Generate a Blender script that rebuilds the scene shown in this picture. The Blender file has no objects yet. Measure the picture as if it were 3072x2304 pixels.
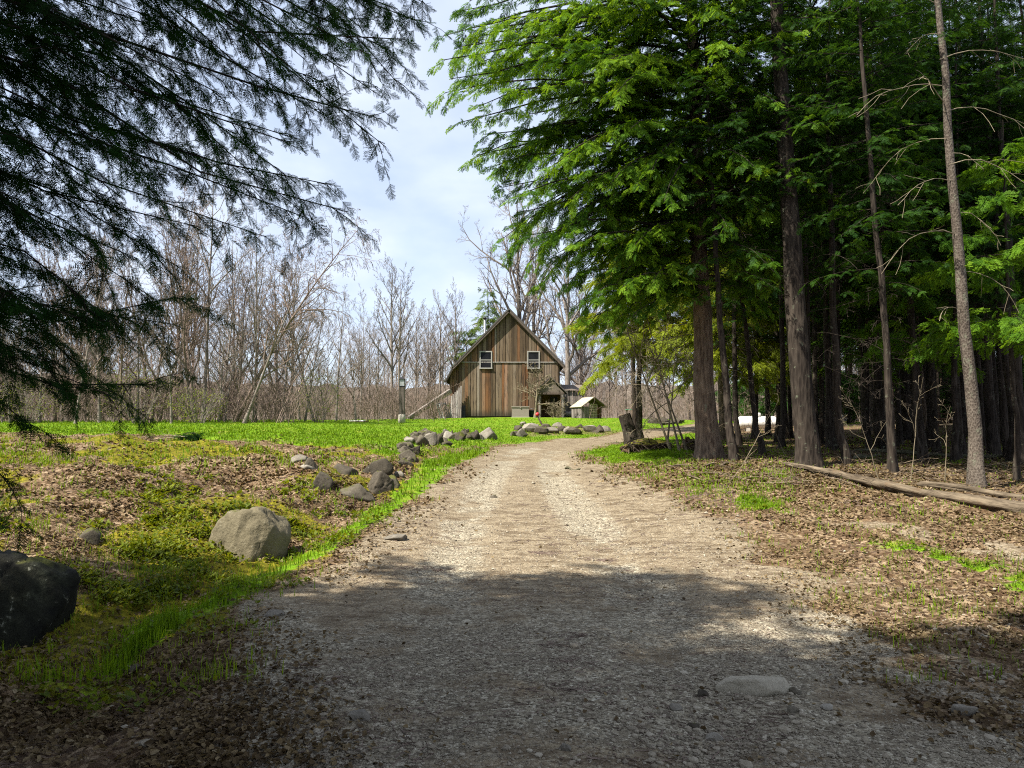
import bpy, math, random
import numpy as np
rng = np.random.default_rng(11)
C = bpy.context.scene.collection
PI = math.pi

# ------------------------------------------------------------------ noise
def _hash(ix, iy, iz, seed):
    h = (ix.astype(np.int64) * 374761393 + iy.astype(np.int64) * 668265263 + iz.astype(np.int64) * 2147483647 + seed * 1274126177) & 0xFFFFFFFF
    h = ((h ^ (h >> 13)) * 1274126177) & 0xFFFFFFFF
    h = h ^ (h >> 16)
    return (h & 0xFFFFFF) / float(0xFFFFFF)

def vnoise(p, seed=0):
    p = np.asarray(p, float)
    if p.shape[-1] == 2:
        p = np.concatenate([p, np.zeros(p.shape[:-1] + (1,))], -1)
    i = np.floor(p).astype(np.int64); f = p - i
    f = f * f * (3 - 2 * f)
    r = 0
    for dx in (0, 1):
        for dy in (0, 1):
            for dz in (0, 1):
                w = (f[..., 0] if dx else 1 - f[..., 0]) * (f[..., 1] if dy else 1 - f[..., 1]) * (f[..., 2] if dz else 1 - f[..., 2])
                r = r + w * _hash(i[..., 0] + dx, i[..., 1] + dy, i[..., 2] + dz, seed)
    return r

def fbm(p, seed=0, octv=4):
    p = np.asarray(p, float); a = .5; s = 0; t = 0
    for k in range(octv):
        s = s + a * vnoise(p * 2 ** k + 17.3 * k, seed + k); t += a; a *= .5
    return s / t            # 0..1

def sstep(a, b, x):
    t = np.clip((x - a) / (b - a), 0, 1)
    return t * t * (3 - 2 * t)

def unit(v):
    v = np.asarray(v, float)
    return v / np.maximum(np.linalg.norm(v, axis=-1, keepdims=True), 1e-9)

# ------------------------------------------------------------------ mesh builder
class MB:
    def __init__(self):
        self.V = []; self.F = []; self.T = []; self.X = []; self.n = 0
    def add(self, V, F, tint=.5, aux=0.):
        V = np.asarray(V, np.float32).reshape(-1, 3); F = np.asarray(F, np.int64)
        if len(V) == 0: return
        self.V.append(V); self.F.append(F + self.n)
        self.T.append(np.broadcast_to(np.asarray(tint, np.float32).reshape(-1) if np.ndim(tint) else np.float32(tint), (len(V),)))
        self.X.append(np.broadcast_to(np.asarray(aux, np.float32).reshape(-1) if np.ndim(aux) else np.float32(aux), (len(V),)))
        self.n += len(V)
    def merge(self, o, M=None, off=None, dt=0):
        if o.n == 0: return
        V = np.concatenate(o.V)
        if M is not None: V = V @ np.asarray(M).T
        if off is not None: V = V + np.asarray(off)
        base = self.n
        self.V.append(V.astype(np.float32))
        for f in o.F: self.F.append(f + base)
        self.T.append(np.clip(np.concatenate(o.T) + dt, 0, 1)); self.X.append(np.concatenate(o.X)); self.n += len(V)
    def mesh(self, name, mat, smooth=False):
        me = bpy.data.meshes.new(name)
        V = np.concatenate(self.V)
        me.vertices.add(len(V)); me.vertices.foreach_set('co', V.astype(np.float32).ravel())
        loops = np.concatenate([f.ravel() for f in self.F])
        tot = np.concatenate([np.full(len(f), f.shape[1]) for f in self.F])
        start = np.concatenate([[0], np.cumsum(tot)[:-1]])
        me.loops.add(len(loops)); me.loops.foreach_set('vertex_index', loops.astype(np.int32))
        me.polygons.add(len(tot)); me.polygons.foreach_set('loop_start', start.astype(np.int32))
        try: me.polygons.foreach_set('loop_total', tot.astype(np.int32))
        except Exception: pass
        me.polygons.foreach_set('use_smooth', np.full(len(tot), bool(smooth)))
        a = me.attributes.new('tint', 'FLOAT', 'POINT'); a.data.foreach_set('value', np.concatenate(self.T).astype(np.float32))
        a = me.attributes.new('aux', 'FLOAT', 'POINT'); a.data.foreach_set('value', np.concatenate(self.X).astype(np.float32))
        me.materials.append(mat)
        me.update(calc_edges=True)
        return me
    def build(self, name, mat, parent=None, smooth=False):
        return link(name, self.mesh(name, mat, smooth), parent)

def link(name, me, parent=None):
    o = bpy.data.objects.new(name, me); C.objects.link(o)
    if parent is not None: o.parent = parent
    return o

def tag(o, label=None, cat=None, group=None, kind=None):
    if label: o['label'] = label
    if cat: o['category'] = cat
    if group: o['group'] = group
    if kind: o['kind'] = kind
    return o

def thing(name, label, cat, loc=(0, 0, 0), rz=0., group=None, s=1.):
    o = bpy.data.objects.new(name, None); C.objects.link(o)
    o.location = loc; o.rotation_euler = (0, 0, rz); o.scale = (s, s, s)
    o.empty_display_size = .2
    return tag(o, label, cat, group)

def dup(o, loc, rz, s=1., label=None, tilt=(0, 0)):
    r = o.copy(); C.objects.link(r); r.location = loc; r.rotation_euler = (tilt[0], tilt[1], rz); r.scale = (s, s, s)
    if label: r['label'] = label
    for ch in list(o.children):
        c = ch.copy(); C.objects.link(c); c.parent = r
        for g in list(ch.children):
            d = g.copy(); C.objects.link(d); d.parent = c
    return r

def box(mb, x0, x1, y0, y1, z0, z1, tint=.5, aux=0., zr=None, M=None, off=None):
    """box; zr = top z on the x1 side (slanted top)"""
    zt = z1 if zr is None else zr
    V = np.array([[x0, y0, z0], [x1, y0, z0], [x1, y1, z0], [x0, y1, z0], [x0, y0, z1], [x1, y0, zt], [x1, y1, zt], [x0, y1, z1]], float)
    if M is not None: V = V @ np.asarray(M, float).T
    if off is not None: V = V + np.asarray(off, float)
    mb.add(V, [[0, 3, 2, 1], [4, 5, 6, 7], [0, 1, 5, 4], [1, 2, 6, 5], [2, 3, 7, 6], [3, 0, 4, 7]], tint, aux)

def beam(mb, a, b, w, h, tint=.5, up=(0, 0, 1)):
    a = np.array(a, float); b = np.array(b, float); t = unit(b - a)
    s = unit(np.cross(t, up)); n = np.cross(s, t)
    V = []
    for p in (a, b):
        for i, j in ((-1, -1), (1, -1), (1, 1), (-1, 1)):
            V.append(p + s * i * w / 2 + n * j * h / 2)
    mb.add(V, [[0, 1, 2, 3], [7, 6, 5, 4], [0, 4, 5, 1], [1, 5, 6, 2], [2, 6, 7, 3], [3, 7, 4, 0]], tint)

def tubes(mb, P, R, sides=4, tint=.5, aux=0., cap=False, bump=None):
    P = np.asarray(P, float); R = np.asarray(R, float)
    if P.ndim == 2: P = P[None]; R = R[None]
    N, K, _ = P.shape
    if N == 0: return
    T = np.gradient(P, axis=1); T = unit(T)
    mean = unit(P[:, -1] - P[:, 0] + 1e-6)
    ref = np.where(np.abs(mean[:, 2:3]) > .8, np.array([[1., 0, 0]]), np.array([[0, 0, 1.]]))[:, None, :]
    A = unit(np.cross(T, np.broadcast_to(ref, T.shape))); B = np.cross(T, A)
    an = np.linspace(0, 2 * PI, sides, endpoint=False)
    RR = R[:, :, None] * np.ones(sides)
    if bump is not None: RR = RR * bump(P[:, :, None, :] + 0 * an[None, None, :, None], an)
    V = P[:, :, None, :] + RR[..., None] * (np.cos(an)[None, None, :, None] * A[:, :, None, :] + np.sin(an)[None, None, :, None] * B[:, :, None, :])
    idx = np.arange(N * K * sides).reshape(N, K, sides)
    a = idx[:, :-1]; b = idx[:, 1:]
    F = np.stack([a, np.roll(a, -1, 2), np.roll(b, -1, 2), b], -1).reshape(-1, 4)
    if np.ndim(tint) == 1 and len(np.asarray(tint)) == N: tint = np.repeat(np.asarray(tint), K * sides)
    mb.add(V.reshape(-1, 3), F, tint, aux)
    if cap:
        for k in (0, K - 1):
            ring = idx[:, k]
            cen = P[:, k]
            for q in range(N):
                V2 = np.concatenate([V[q, k], cen[q][None]])
                F2 = [[j, (j + 1) % sides, sides] for j in range(sides)]
                if k == 0: F2 = [f[::-1] for f in F2]
                mb.add(V2, F2, .9, 1.)

def lathe(mb, prof, sides=20, off=(0, 0, 0), tint=.5, axis='z'):
    prof = np.array(prof, float); K = len(prof)
    an = np.linspace(0, 2 * PI, sides, endpoint=False)
    V = np.stack([prof[:, 0:1] * np.cos(an), prof[:, 0:1] * np.sin(an), np.repeat(prof[:, 1:2], sides, 1)], -1)
    if axis == 'x': V = V[..., [2, 0, 1]]
    if axis == 'y': V = V[..., [1, 2, 0]]
    idx = np.arange(K * sides).reshape(K, sides)
    F = np.stack([idx[:-1], np.roll(idx[:-1], -1, 1), np.roll(idx[1:], -1, 1), idx[1:]], -1).reshape(-1, 4)
    mb.add(V.reshape(-1, 3) + np.array(off), F, tint)

# ------------------------------------------------------------------ materials
def new_mat(name):
    m = bpy.data.materials.new(name); m.use_nodes = True
    nt = m.node_tree; nt.nodes.clear()
    out = nt.nodes.new('ShaderNodeOutputMaterial')
    return m, nt, out

class NT:
    """tiny node helper"""
    def __init__(s, nt): s.nt = nt
    def n(s, t, **kw):
        d = s.nt.nodes.new(t)
        for k, v in kw.items(): setattr(d, k, v)
        return d
    def l(s, a, b): s.nt.links.new(a, b)
    def setin(s, node, key, v):
        if hasattr(v, 'is_output') or isinstance(v, bpy.types.NodeSocket): s.l(v, node.inputs[key])
        else: node.inputs[key].default_value = v
    def attr(s, name): return s.n('ShaderNodeAttribute', attribute_name=name)
    def pos(s): return s.n('ShaderNodeNewGeometry').outputs['Position']
    def obj(s): return s.n('ShaderNodeTexCoord').outputs['Object']
    def mapv(s, vec, scale=(1, 1, 1)):
        d = s.n('ShaderNodeMapping'); s.l(vec, d.inputs['Vector']); d.inputs['Scale'].default_value = scale
        return d.outputs[0]
    def noise(s, vec, scale, detail=4., rough=.6, dist=0.):
        d = s.n('ShaderNodeTexNoise'); s.l(vec, d.inputs['Vector'])
        d.inputs['Scale'].default_value = scale; d.inputs['Detail'].default_value = detail
        d.inputs['Roughness'].default_value = rough; d.inputs['Distortion'].default_value = dist
        return d.outputs['Fac']
    def voro(s, vec, scale, rnd=1., feature='F1'):
        d = s.n('ShaderNodeTexVoronoi', feature=feature); s.l(vec, d.inputs['Vector'])
        d.inputs['Scale'].default_value = scale; d.inputs['Randomness'].default_value = rnd
        return d
    def ramp(s, fac, stops, interp='LINEAR'):
        d = s.n('ShaderNodeValToRGB'); d.color_ramp.interpolation = interp
        e = d.color_ramp.elements
        while len(e) < len(stops): e.new(.5)
        for q, (p, c) in zip(e, stops):
            q.position = p; q.color = (c[0], c[1], c[2], 1) if not np.isscalar(c) else (c, c, c, 1)
        s.l(fac, d.inputs[0]); return d.outputs[0]
    def mix(s, fac, a, b, mode='MIX'):
        d = s.n('ShaderNodeMix', data_type='RGBA', blend_type=mode)
        s.setin(d, 0, fac)
        for k, v in ((6, a), (7, b)):
            if isinstance(v, (tuple, list)): d.inputs[k].default_value = (v[0], v[1], v[2], 1)
            else: s.l(v, d.inputs[k])
        return d.outputs[2]
    def math(s, op, a, b=0., c=0.):
        d = s.n('ShaderNodeMath', operation=op)
        s.setin(d, 0, a); s.setin(d, 1, b); s.setin(d, 2, c)
        return d.outputs[0]
    def mr(s, v, a, b, c=0., d_=1.):
        d = s.n('ShaderNodeMapRange', interpolation_type='SMOOTHSTEP'); s.l(v, d.inputs[0])
        d.inputs[1].default_value = a; d.inputs[2].default_value = b; d.inputs[3].default_value = c; d.inputs[4].default_value = d_
        return d.outputs[0]
    def bump(s, h, strength=.5, dist=.02):
        d = s.n('ShaderNodeBump'); s.l(h, d.inputs['Height']); d.inputs['Strength'].default_value = strength; d.inputs['Distance'].default_value = dist
        return d.outputs[0]
    def bsdf(s, col, rough=.8, normal=None, metal=0., spec=.3):
        d = s.n('ShaderNodeBsdfPrincipled')
        if isinstance(col, (tuple, list)): d.inputs['Base Color'].default_value = (*col[:3], 1)
        else: s.l(col, d.inputs['Base Color'])
        s.setin(d, 'Roughness', rough); d.inputs['Metallic'].default_value = metal
        d.inputs['Specular IOR Level'].default_value = spec
        if normal is not None: s.l(normal, d.inputs['Normal'])
        return d.outputs[0]

MAT = {}
def leafmat(name, stops, trans=.35, tcol=1.6, rough=.55):
    m, nt, out = new_mat(name); g = NT(nt)
    t = g.attr('tint').outputs['Fac']; x = g.attr('aux').outputs['Fac']
    n = g.noise(g.pos(), 1.3, 3, .6)
    f = g.math('ADD', g.math('MULTIPLY', t, .6), g.math('MULTIPLY', n, .4))
    f = g.math('ADD', f, g.math('MULTIPLY', x, .12))
    col = g.ramp(f, stops)
    b = g.bsdf(col, rough, spec=.12)
    tr = g.n('ShaderNodeBsdfTranslucent')
    g.l(g.mix(1., col, (tcol * 1.15, tcol, tcol * .45), 'MULTIPLY'), tr.inputs['Color'])
    ms = g.n('ShaderNodeMixShader'); ms.inputs[0].default_value = trans
    g.l(b, ms.inputs[1]); g.l(tr.outputs[0], ms.inputs[2]); g.l(ms.outputs[0], out.inputs[0])
    MAT[name] = m; return m

def barkmat(name, stops, scale=(9, 9, 1.6), bs=.9, lichen=0.):
    m, nt, out = new_mat(name); g = NT(nt)
    o = g.pos()
    mv = g.mapv(o, scale)
    n1 = g.noise(mv, 1.6, 6, .65, .4)
    v = g.voro(mv, 2.2, 1.).outputs['Distance']
    n2 = g.noise(o, 1.1, 3, .5)
    h = g.math('ADD', g.math('MULTIPLY', n1, .6), g.math('MULTIPLY', v, .5))
    t = g.attr('tint').outputs['Fac']
    f = g.math('ADD', g.math('MULTIPLY', h, .75), g.math('MULTIPLY', g.math('ADD', n2, g.math('SUBTRACT', t, .5)), .3))
    col = g.ramp(f, stops)
    if lichen > 0:
        ln = g.mr(g.noise(o, 7., 5, .7), .62 - lichen * .1, .7)
        col = g.mix(g.math('MULTIPLY', ln, .6), col, (.16, .18, .12))
    g.l(g.bsdf(col, .9, g.bump(h, bs, .03), spec=.15), out.inputs[0])
    MAT[name] = m; return m

def plainmat(name, col, rough=.7, metal=0., var=.25, scale=6., bump=.15, spec=.3, stretch=(1, 1, 1)):
    m, nt, out = new_mat(name); g = NT(nt)
    n = g.noise(g.mapv(g.obj(), stretch), scale, 5, .6)
    f = g.math('ADD', g.math('MULTIPLY', n, .7), g.math('MULTIPLY', g.attr('tint').outputs['Fac'], .3))
    a = tuple(c * (1 - var) for c in col); b = tuple(min(1, c * (1 + var)) for c in col)
    c = g.ramp(f, [(.3, a), (.7, b)])
    g.l(g.bsdf(c, rough, g.bump(n, bump, .01), metal, spec), out.inputs[0])
    MAT[name] = m; return m

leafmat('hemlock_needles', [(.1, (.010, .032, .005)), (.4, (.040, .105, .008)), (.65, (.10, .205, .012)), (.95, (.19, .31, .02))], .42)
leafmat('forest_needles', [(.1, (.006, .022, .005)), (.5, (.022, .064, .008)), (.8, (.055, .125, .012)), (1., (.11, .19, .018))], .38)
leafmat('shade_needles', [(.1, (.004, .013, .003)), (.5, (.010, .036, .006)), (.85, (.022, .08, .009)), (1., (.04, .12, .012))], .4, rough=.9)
leafmat('young_needles', [(.1, (.06, .085, .008)), (.5, (.15, .19, .012)), (.85, (.23, .28, .02)), (1., (.30, .34, .03))], .45)
leafmat('pale_needles', [(.1, (.04, .075, .02)), (.6, (.09, .14, .03)), (1., (.15, .20, .04))], .3)
leafmat('bud_leaves', [(.1, (.08, .11, .015)), (.6, (.15, .19, .03)), (1., (.22, .25, .04))], .4)
leafmat('grass_blades', [(.1, (.045, .10, .005)), (.45, (.088, .165, .006)), (.8, (.145, .235, .008)), (1., (.24, .275, .025))], .35, 1.4)
leafmat('cover_leaves', [(.1, (.025, .045, .004)), (.5, (.085, .115, .007)), (.8, (.16, .18, .01)), (1., (.22, .23, .02))], .35, 1.4)
leafmat('dry_leaves', [(.1, (.03, .018, .01)), (.35, (.08, .054, .027)), (.6, (.175, .126, .064)), (.85, (.315, .25, .155)), (1., (.42, .36, .26))], .15, 1.0, .8)
barkmat('hemlock_bark', [(.25, (.018, .012, .009)), (.5, (.082, .058, .041)), (.8, (.20, .15, .105))], lichen=.2)
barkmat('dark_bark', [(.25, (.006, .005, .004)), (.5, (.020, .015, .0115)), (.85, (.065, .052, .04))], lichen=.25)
barkmat('pale_bark', [(.25, (.014, .011, .008)), (.5, (.062, .049, .038)), (.85, (.155, .13, .105))], (17, 17, 11), .7, lichen=.7)
barkmat('far_twig', [(.2, (.10, .08, .066)), (.5, (.17, .138, .115)), (.85, (.27, .225, .19))], (5, 5, 2), .2)
barkmat('grey_twig', [(.2, (.06, .050, .042)), (.5, (.15, .125, .104)), (.85, (.29, .25, .215))], (5, 5, 2), .3)
barkmat('red_twig', [(.2, (.06, .042, .034)), (.5, (.145, .105, .084)), (.85, (.27, .205, .165))], (5, 5, 2), .3)
barkmat('pale_twig', [(.2, (.06, .046, .028)), (.5, (.145, .118, .076)), (.85, (.26, .22, .15))], (5, 5, 2), .3)
barkmat('dead_wood', [(.2, (.025, .018, .012)), (.45, (.085, .06, .04)), (.85, (.24, .19, .13))], (14, 14, 2.), .9)
# ------------------------------------------------------------------ camera and terrain
# photo pixels are quoted at 2212 x 1659
FPX, CU, CV, PITCH, CAMH = 1598., 1106., 829.5, math.atan((929 - 829.5) / 1598.), 1.6
_f = np.array([0, math.cos(PITCH), math.sin(PITCH)]); _u = np.array([0, -math.sin(PITCH), math.cos(PITCH)]); _r = np.array([1., 0, 0])
CAM0 = np.array([0, 0, CAMH])
def rays(u, v):
    u = np.asarray(u, float)[..., None]; v = np.asarray(v, float)[..., None]
    d = _f * FPX + _r * (u - CU) + _u * (CV - v)
    return d / d[..., 1:2]
def at(u, v, y): return CAM0 + rays(u, v) * np.asarray(y, float)[..., None]
def proj(p):
    q = np.asarray(p, float) - CAM0
    w = q @ _f
    return np.stack([CU + FPX * (q @ _r) / w, CV - FPX * (q @ _u) / w], -1)

ctrl = []
for u, v, y in [(1106, 1659, 3.5), (1100, 1240, 8.2), (1130, 1080, 14), (1150, 1000, 21), (1180, 965, 28), (1290, 948, 34), (1450, 931, 41),
                (640, 1215, 8.6), (300, 1000, 15.5), (300, 950, 22), (60, 930, 27), (300, 919, 31), (600, 921, 31), (300, 1100, 10.4), (300, 1220, 7.9), (60, 1420, 5.3), (60, 1060, 11),
                (520, 1215, 8.5), (780, 1060, 13.8), (880, 992, 18.6), (930, 958, 24), (1050, 946, 29), (1000, 906, 50), (1100, 901, 55), (760, 910, 42), (500, 1040, 13.5), (620, 985, 18), (860, 915, 43),
                (1545, 996, 16.2), (1750, 1008, 15.8), (1700, 1003, 15.2), (2212, 1108, 10.9), (1960, 1052, 13), (2212, 1250, 7.8), (1800, 1150, 10.2), (2110, 1052, 13.4), (1900, 958, 27), (1640, 931, 40),
                (2050, 920, 44), (2000, 1000, 18.3), (1350, 1010, 18.5), (1400, 1050, 14.6), (1300, 980, 23), (1420, 968, 21), (1650, 1060, 13), (1250, 905, 50), (1300, 930, 38)]:
    ctrl.append(at(u, v, y))
ctrl += [np.array(p, float) for p in [(0, -14, 0), (-15, -10, .1), (15, -10, 0), (-11, 2, .25), (11, 2, .1), (0, 0, 0), (60, 30, 1.7), (60, 60, 2.4), (20, 60, 2.3), (-20, 60, 2.2), (-50, 40, 1.9), (-40, 12, 1.3), (40, 10, .4),
         (0, 90, 2.9), (-60, 90, 2.4), (60, 95, 2.8), (-25, 33, 1.9), (30, 25, 1.2), (-60, -10, .3), (60, -10, .2), (-15, 12, .95), (-9, 18, 1.25), (15, 15, .62)]]
ctrl = np.array(ctrl)
def _tps(r2): return .5 * r2 * np.log(r2 + 1e-9)
_n = len(ctrl); _X = ctrl[:, :2]
_K = _tps(((_X[:, None] - _X[None]) ** 2).sum(-1)) + np.eye(_n) * .6
_P = np.concatenate([np.ones((_n, 1)), _X], 1)
_A = np.block([[_K, _P], [_P.T, np.zeros((3, 3))]])
_W = np.linalg.solve(_A, np.concatenate([ctrl[:, 2], np.zeros(3)]))
HX0, HY0, HS = -64., -18., .2
_gx = np.arange(HX0, 64.01, HS); _gy = np.arange(HY0, 100.01, HS)
_G = np.stack(np.meshgrid(_gx, _gy), -1)
_H = _W[_n] + _G @ _W[_n + 1:]
for k in range(_n):
    _H += _W[k] * _tps(((_G - _X[k]) ** 2).sum(-1))
def Hs(x, y):
    x = np.clip(np.asarray(x, float), HX0 + .01, 63.9); y = np.clip(np.asarray(y, float), HY0 + .01, 99.7)
    fx = (x - HX0) / HS; fy = (y - HY0) / HS
    i = fx.astype(int); j = fy.astype(int); fx = fx - i; fy = fy - j
    return (_H[j, i] * (1 - fx) + _H[j, i + 1] * fx) * (1 - fy) + (_H[j + 1, i] * (1 - fx) + _H[j + 1, i + 1] * fx) * fy
def gp0(u, v, H=Hs):
    d = rays(u, v); sh = d.shape[:-1]
    ys = np.concatenate([np.arange(2, 20, .1), np.arange(20, 99, .4)])
    hit = np.full(sh, 99.); done = np.zeros(sh, bool)
    for a in ys:
        p = CAM0 + d * a
        b = (p[..., 2] <= H(p[..., 0], p[..., 1])) & ~done
        hit = np.where(b, a, hit); done |= b
    lo = hit - .4; hi = hit.copy()
    for _ in range(9):
        m = (lo + hi) / 2; p = CAM0 + d * m[..., None]
        b = p[..., 2] <= H(p[..., 0], p[..., 1])
        hi = np.where(b, m, hi); lo = np.where(b, lo, m)
    p = CAM0 + d * hi[..., None]
    p[..., 2] = H(p[..., 0], p[..., 1])
    return p, done

# ---- regions, as polygons on the ground
def gpoly(pts):
    pts = np.array(pts, float)
    return gp0(pts[:, 0], pts[:, 1])[0][:, :2]
def sdf(poly, x, y):
    """signed distance, positive inside"""
    p = np.stack([x, y], -1); n = len(poly)
    d = np.full(x.shape, 1e9); ins = np.zeros(x.shape, bool)
    for i in range(n):
        a, b = poly[i], poly[(i + 1) % n]; e = b - a
        w = p - a; t = np.clip((w @ e) / max(e @ e, 1e-9), 0, 1)
        q = w - t[..., None] * e
        d = np.minimum(d, (q ** 2).sum(-1))
        c = ((a[1] <= p[..., 1]) & (b[1] > p[..., 1])) | ((b[1] <= p[..., 1]) & (a[1] > p[..., 1]))
        ins ^= c & (p[..., 0] < a[0] + (p[..., 1] - a[1]) / (b[1] - a[1] if b[1] != a[1] else 1e-9) * e[0])
    return np.where(ins, np.sqrt(d), -np.sqrt(d))
OLDL = gpoly([(240, 1445), (400, 1335), (560, 1262), (700, 1195), (800, 1135), (880, 1085), (950, 1035), (1000, 997), (1060, 970)])
ROADL = gpoly([(455, 1655), (480, 1440), (540, 1330), (620, 1250), (710, 1195), (800, 1135), (880, 1085), (950, 1035), (1000, 997), (1060, 970), (1120, 957), (1210, 948), (1330, 938), (1400, 928), (1470, 919), (1520, 913)])
ROADR = gpoly([(1600, 918), (1500, 932), (1440, 942), (1380, 951), (1320, 960), (1250, 976), (1290, 998), (1390, 1035), (1480, 1078), (1600, 1145), (1720, 1230), (1860, 1330), (2000, 1420), (2180, 1545)])
ROAD = np.concatenate([np.array([[-1.9, -16], [-1.5, 2.0]]), ROADL, np.array([[24., 49.], [40, 52], [40, 48.5], [24., 45.]]), ROADR, np.array([[3.1, 2.0], [3.4, -16]])])
LAWN = np.concatenate([gpoly([(2, 936), (150, 938), (300, 941), (420, 946), (560, 950), (700, 958), (800, 966), (850, 980)]), ROADL[9:], np.array([[24., 50.], [30, 62], [-40, 62], [-55, 30]])])
TIP = np.concatenate([gpoly([(1250, 976), (1320, 960), (1380, 951), (1440, 942), (1560, 928)]), gpoly([(1560, 960), (1480, 985), (1420, 998), (1340, 1000), (1290, 994)])])
VERGE = np.concatenate([OLDL[1:9], gpoly([(960, 985), (910, 1020), (850, 1075), (780, 1120), (690, 1165), (600, 1212), (520, 1255), (390, 1320), (250, 1400)])])
VERGE2 = np.concatenate([gpoly([(60, 1659), (230, 1500), (400, 1330), (560, 1255)]), gpoly([(500, 1262), (380, 1290), (240, 1340), (100, 1420), (-40, 1480)])])
GRASSR = gpoly([(1560, 1075), (1660, 1105), (1800, 1150), (2000, 1215), (2300, 1290), (2300, 1250), (2100, 1210), (1950, 1165), (1820, 1140), (1700, 1100), (1600, 1060)])
GRASSR2 = gpoly([(1300, 1003), (1420, 1012), (1520, 1020), (1640, 1075), (1560, 1085), (1460, 1052)])
TRACKR = gpoly([(1690, 1098), (1800, 1112), (1950, 1140), (2300, 1185), (2300, 1225), (2000, 1175), (1850, 1150), (1740, 1122)])
MOSSL = gpoly([(180, 1150), (300, 1080), (470, 1062), (640, 1075), (720, 1100), (700, 1150), (620, 1180), (480, 1200), (400, 1240), (300, 1290), (200, 1240)])
RUTA = gpoly([(900, 1660), (930, 1400), (960, 1240), (1000, 1130), (1060, 1030), (1110, 985), (1150, 968)])
RUTB = gpoly([(1560, 1660), (1460, 1420), (1370, 1260), (1290, 1150), (1230, 1080), (1190, 1020), (1200, 975)])
BED = gpoly([(1105, 943), (1110, 922), (1200, 918), (1318, 926), (1318, 938), (1220, 940)])
def linedist(line, x, y):
    p = np.stack([x, y], -1); d = np.full(x.shape, 1e9)
    for a, b in zip(line[:-1], line[1:]):
        e = b - a; w = p - a; t = np.clip((w @ e) / (e @ e), 0, 1); q = w - t[..., None] * e
        d = np.minimum(d, (q ** 2).sum(-1))
    return np.sqrt(d)
def masks(x, y):
    x = np.asarray(x, float); y = np.asarray(y, float); p = np.stack([x, y], -1)
    n1 = fbm(p * .9, 3, 4) - .5; n2 = fbm(p * 3.1, 5, 4) - .5; n3 = fbm(p * .35, 8, 3) - .5
    w = n1 * 1.1 + n2 * .6
    rd = sdf(ROAD, x, y)
    road = sstep(-.25, .45, rd + w * .9)
    left = x < (np.interp(y, ROADL[:11, 1], ROADL[:11, 0]) + .5)
    lawn = sstep(-1.6, 1.4, sdf(LAWN, x, y) + n3 * 2.5 + w * 1.6)
    tip = sstep(-.5, .6, sdf(TIP, x, y) + w * 1.2)
    verge = sstep(-.28, .12, sdf(VERGE, x, y) + w * .5)
    verge2 = sstep(-.3, .5, sdf(VERGE2, x, y) + w * .9) * sstep(-.02, .24, n2 + n1) * .5
    gr = sstep(-.25, .4, sdf(GRASSR, x, y) + w * 1.1) * sstep(-.2, .08, n2 + n1 * .6 + .04)
    gr2 = sstep(-.5, .8, sdf(GRASSR2, x, y) + w * 1.4) * .55
    lawn = lawn * (1 - .55 * sstep(-.6, .4, sdf(BED, x, y) + w))
    grass = np.maximum.reduce([lawn, tip, verge, verge2, gr * .9, gr2 * .7]) * (1 - road * .97)
    track = sstep(-.3, .4, sdf(TRACKR, x, y) + w * 1.0)
    soft = sstep(-2.4, .3, rd + w * 2.6) * (x > 0) * (y < 20) * sstep(-.22, .14, n2 + n1 * .5)
    grav = np.maximum.reduce([road, soft * .45, track * .9 * sstep(-.2, .15, n2 + .06)])
    moss = sstep(-.9, .9, sdf(MOSSL, x, y) + w * 3.2) * .75
    moss = np.maximum(moss, left * sstep(-.12, .16, n1 + n3 * .8) * .85 * (y > 5) * (1 - road))
    moss = np.maximum(moss, gr2 * .8) * (1 - road)
    rut = np.maximum(np.exp(-(linedist(RUTA, x, y) / .45) ** 2), np.exp(-(linedist(RUTB, x, y) / .5) ** 2))
    rut = np.maximum(rut, .8 * sstep(8.5, 5.5, y)) * sstep(-.35, .15, n1 + n2 * .7 + .08)
    return dict(road=road, grass=np.clip(grass, 0, 1), gravel=np.clip(grav, 0, 1), moss=np.clip(moss, 0, 1), rut=np.clip(rut, 0, 1), rd=rd, lawn=lawn, verge=verge, tip=tip, gr=gr, v2=verge2, track=track)
def H(x, y, m=None):
    x = np.asarray(x, float); y = np.asarray(y, float); p = np.stack([x, y], -1)
    b = .32 * np.exp(-(((x + 4.6) / 1.3) ** 2 + ((y - 14.6) / .9) ** 2)) + .2 * np.exp(-(((x + 7.) / 1.6) ** 2 + ((y - 12.) / .8) ** 2)) + .18 * np.exp(-(((x + 4.4) / 1.2) ** 2 + ((y - 10.3) / .5) ** 2)) + (fbm(p * .8, 21, 3) - .5) * (.22 + .2 * (x < -2)) + (fbm(p * 3.3, 22, 3) - .5) * (.10 + .08 * (x < -2)) + (fbm(p * 9., 23, 2) - .5) * .05 * sstep(20, 12, y)
    rd = sdf(ROAD, x, y)
    off = 1 - sstep(-.9, .2, rd)
    far = sstep(24, 30, y)
    rr = np.maximum(np.exp(-(linedist(RUTA, x, y) / .35) ** 2), np.exp(-(linedist(RUTB, x, y) / .35) ** 2))
    crown = -.03 * rr * sstep(-.1, .6, rd) + (fbm(p * 2.3, 25, 3) - .5) * .02
    ditch = -.10 * np.exp(-((rd + .9) / .5) ** 2) * (x < 0) * (y < 17)
    return Hs(x, y) + b * off * (1 - .8 * far) + crown + ditch
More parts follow.
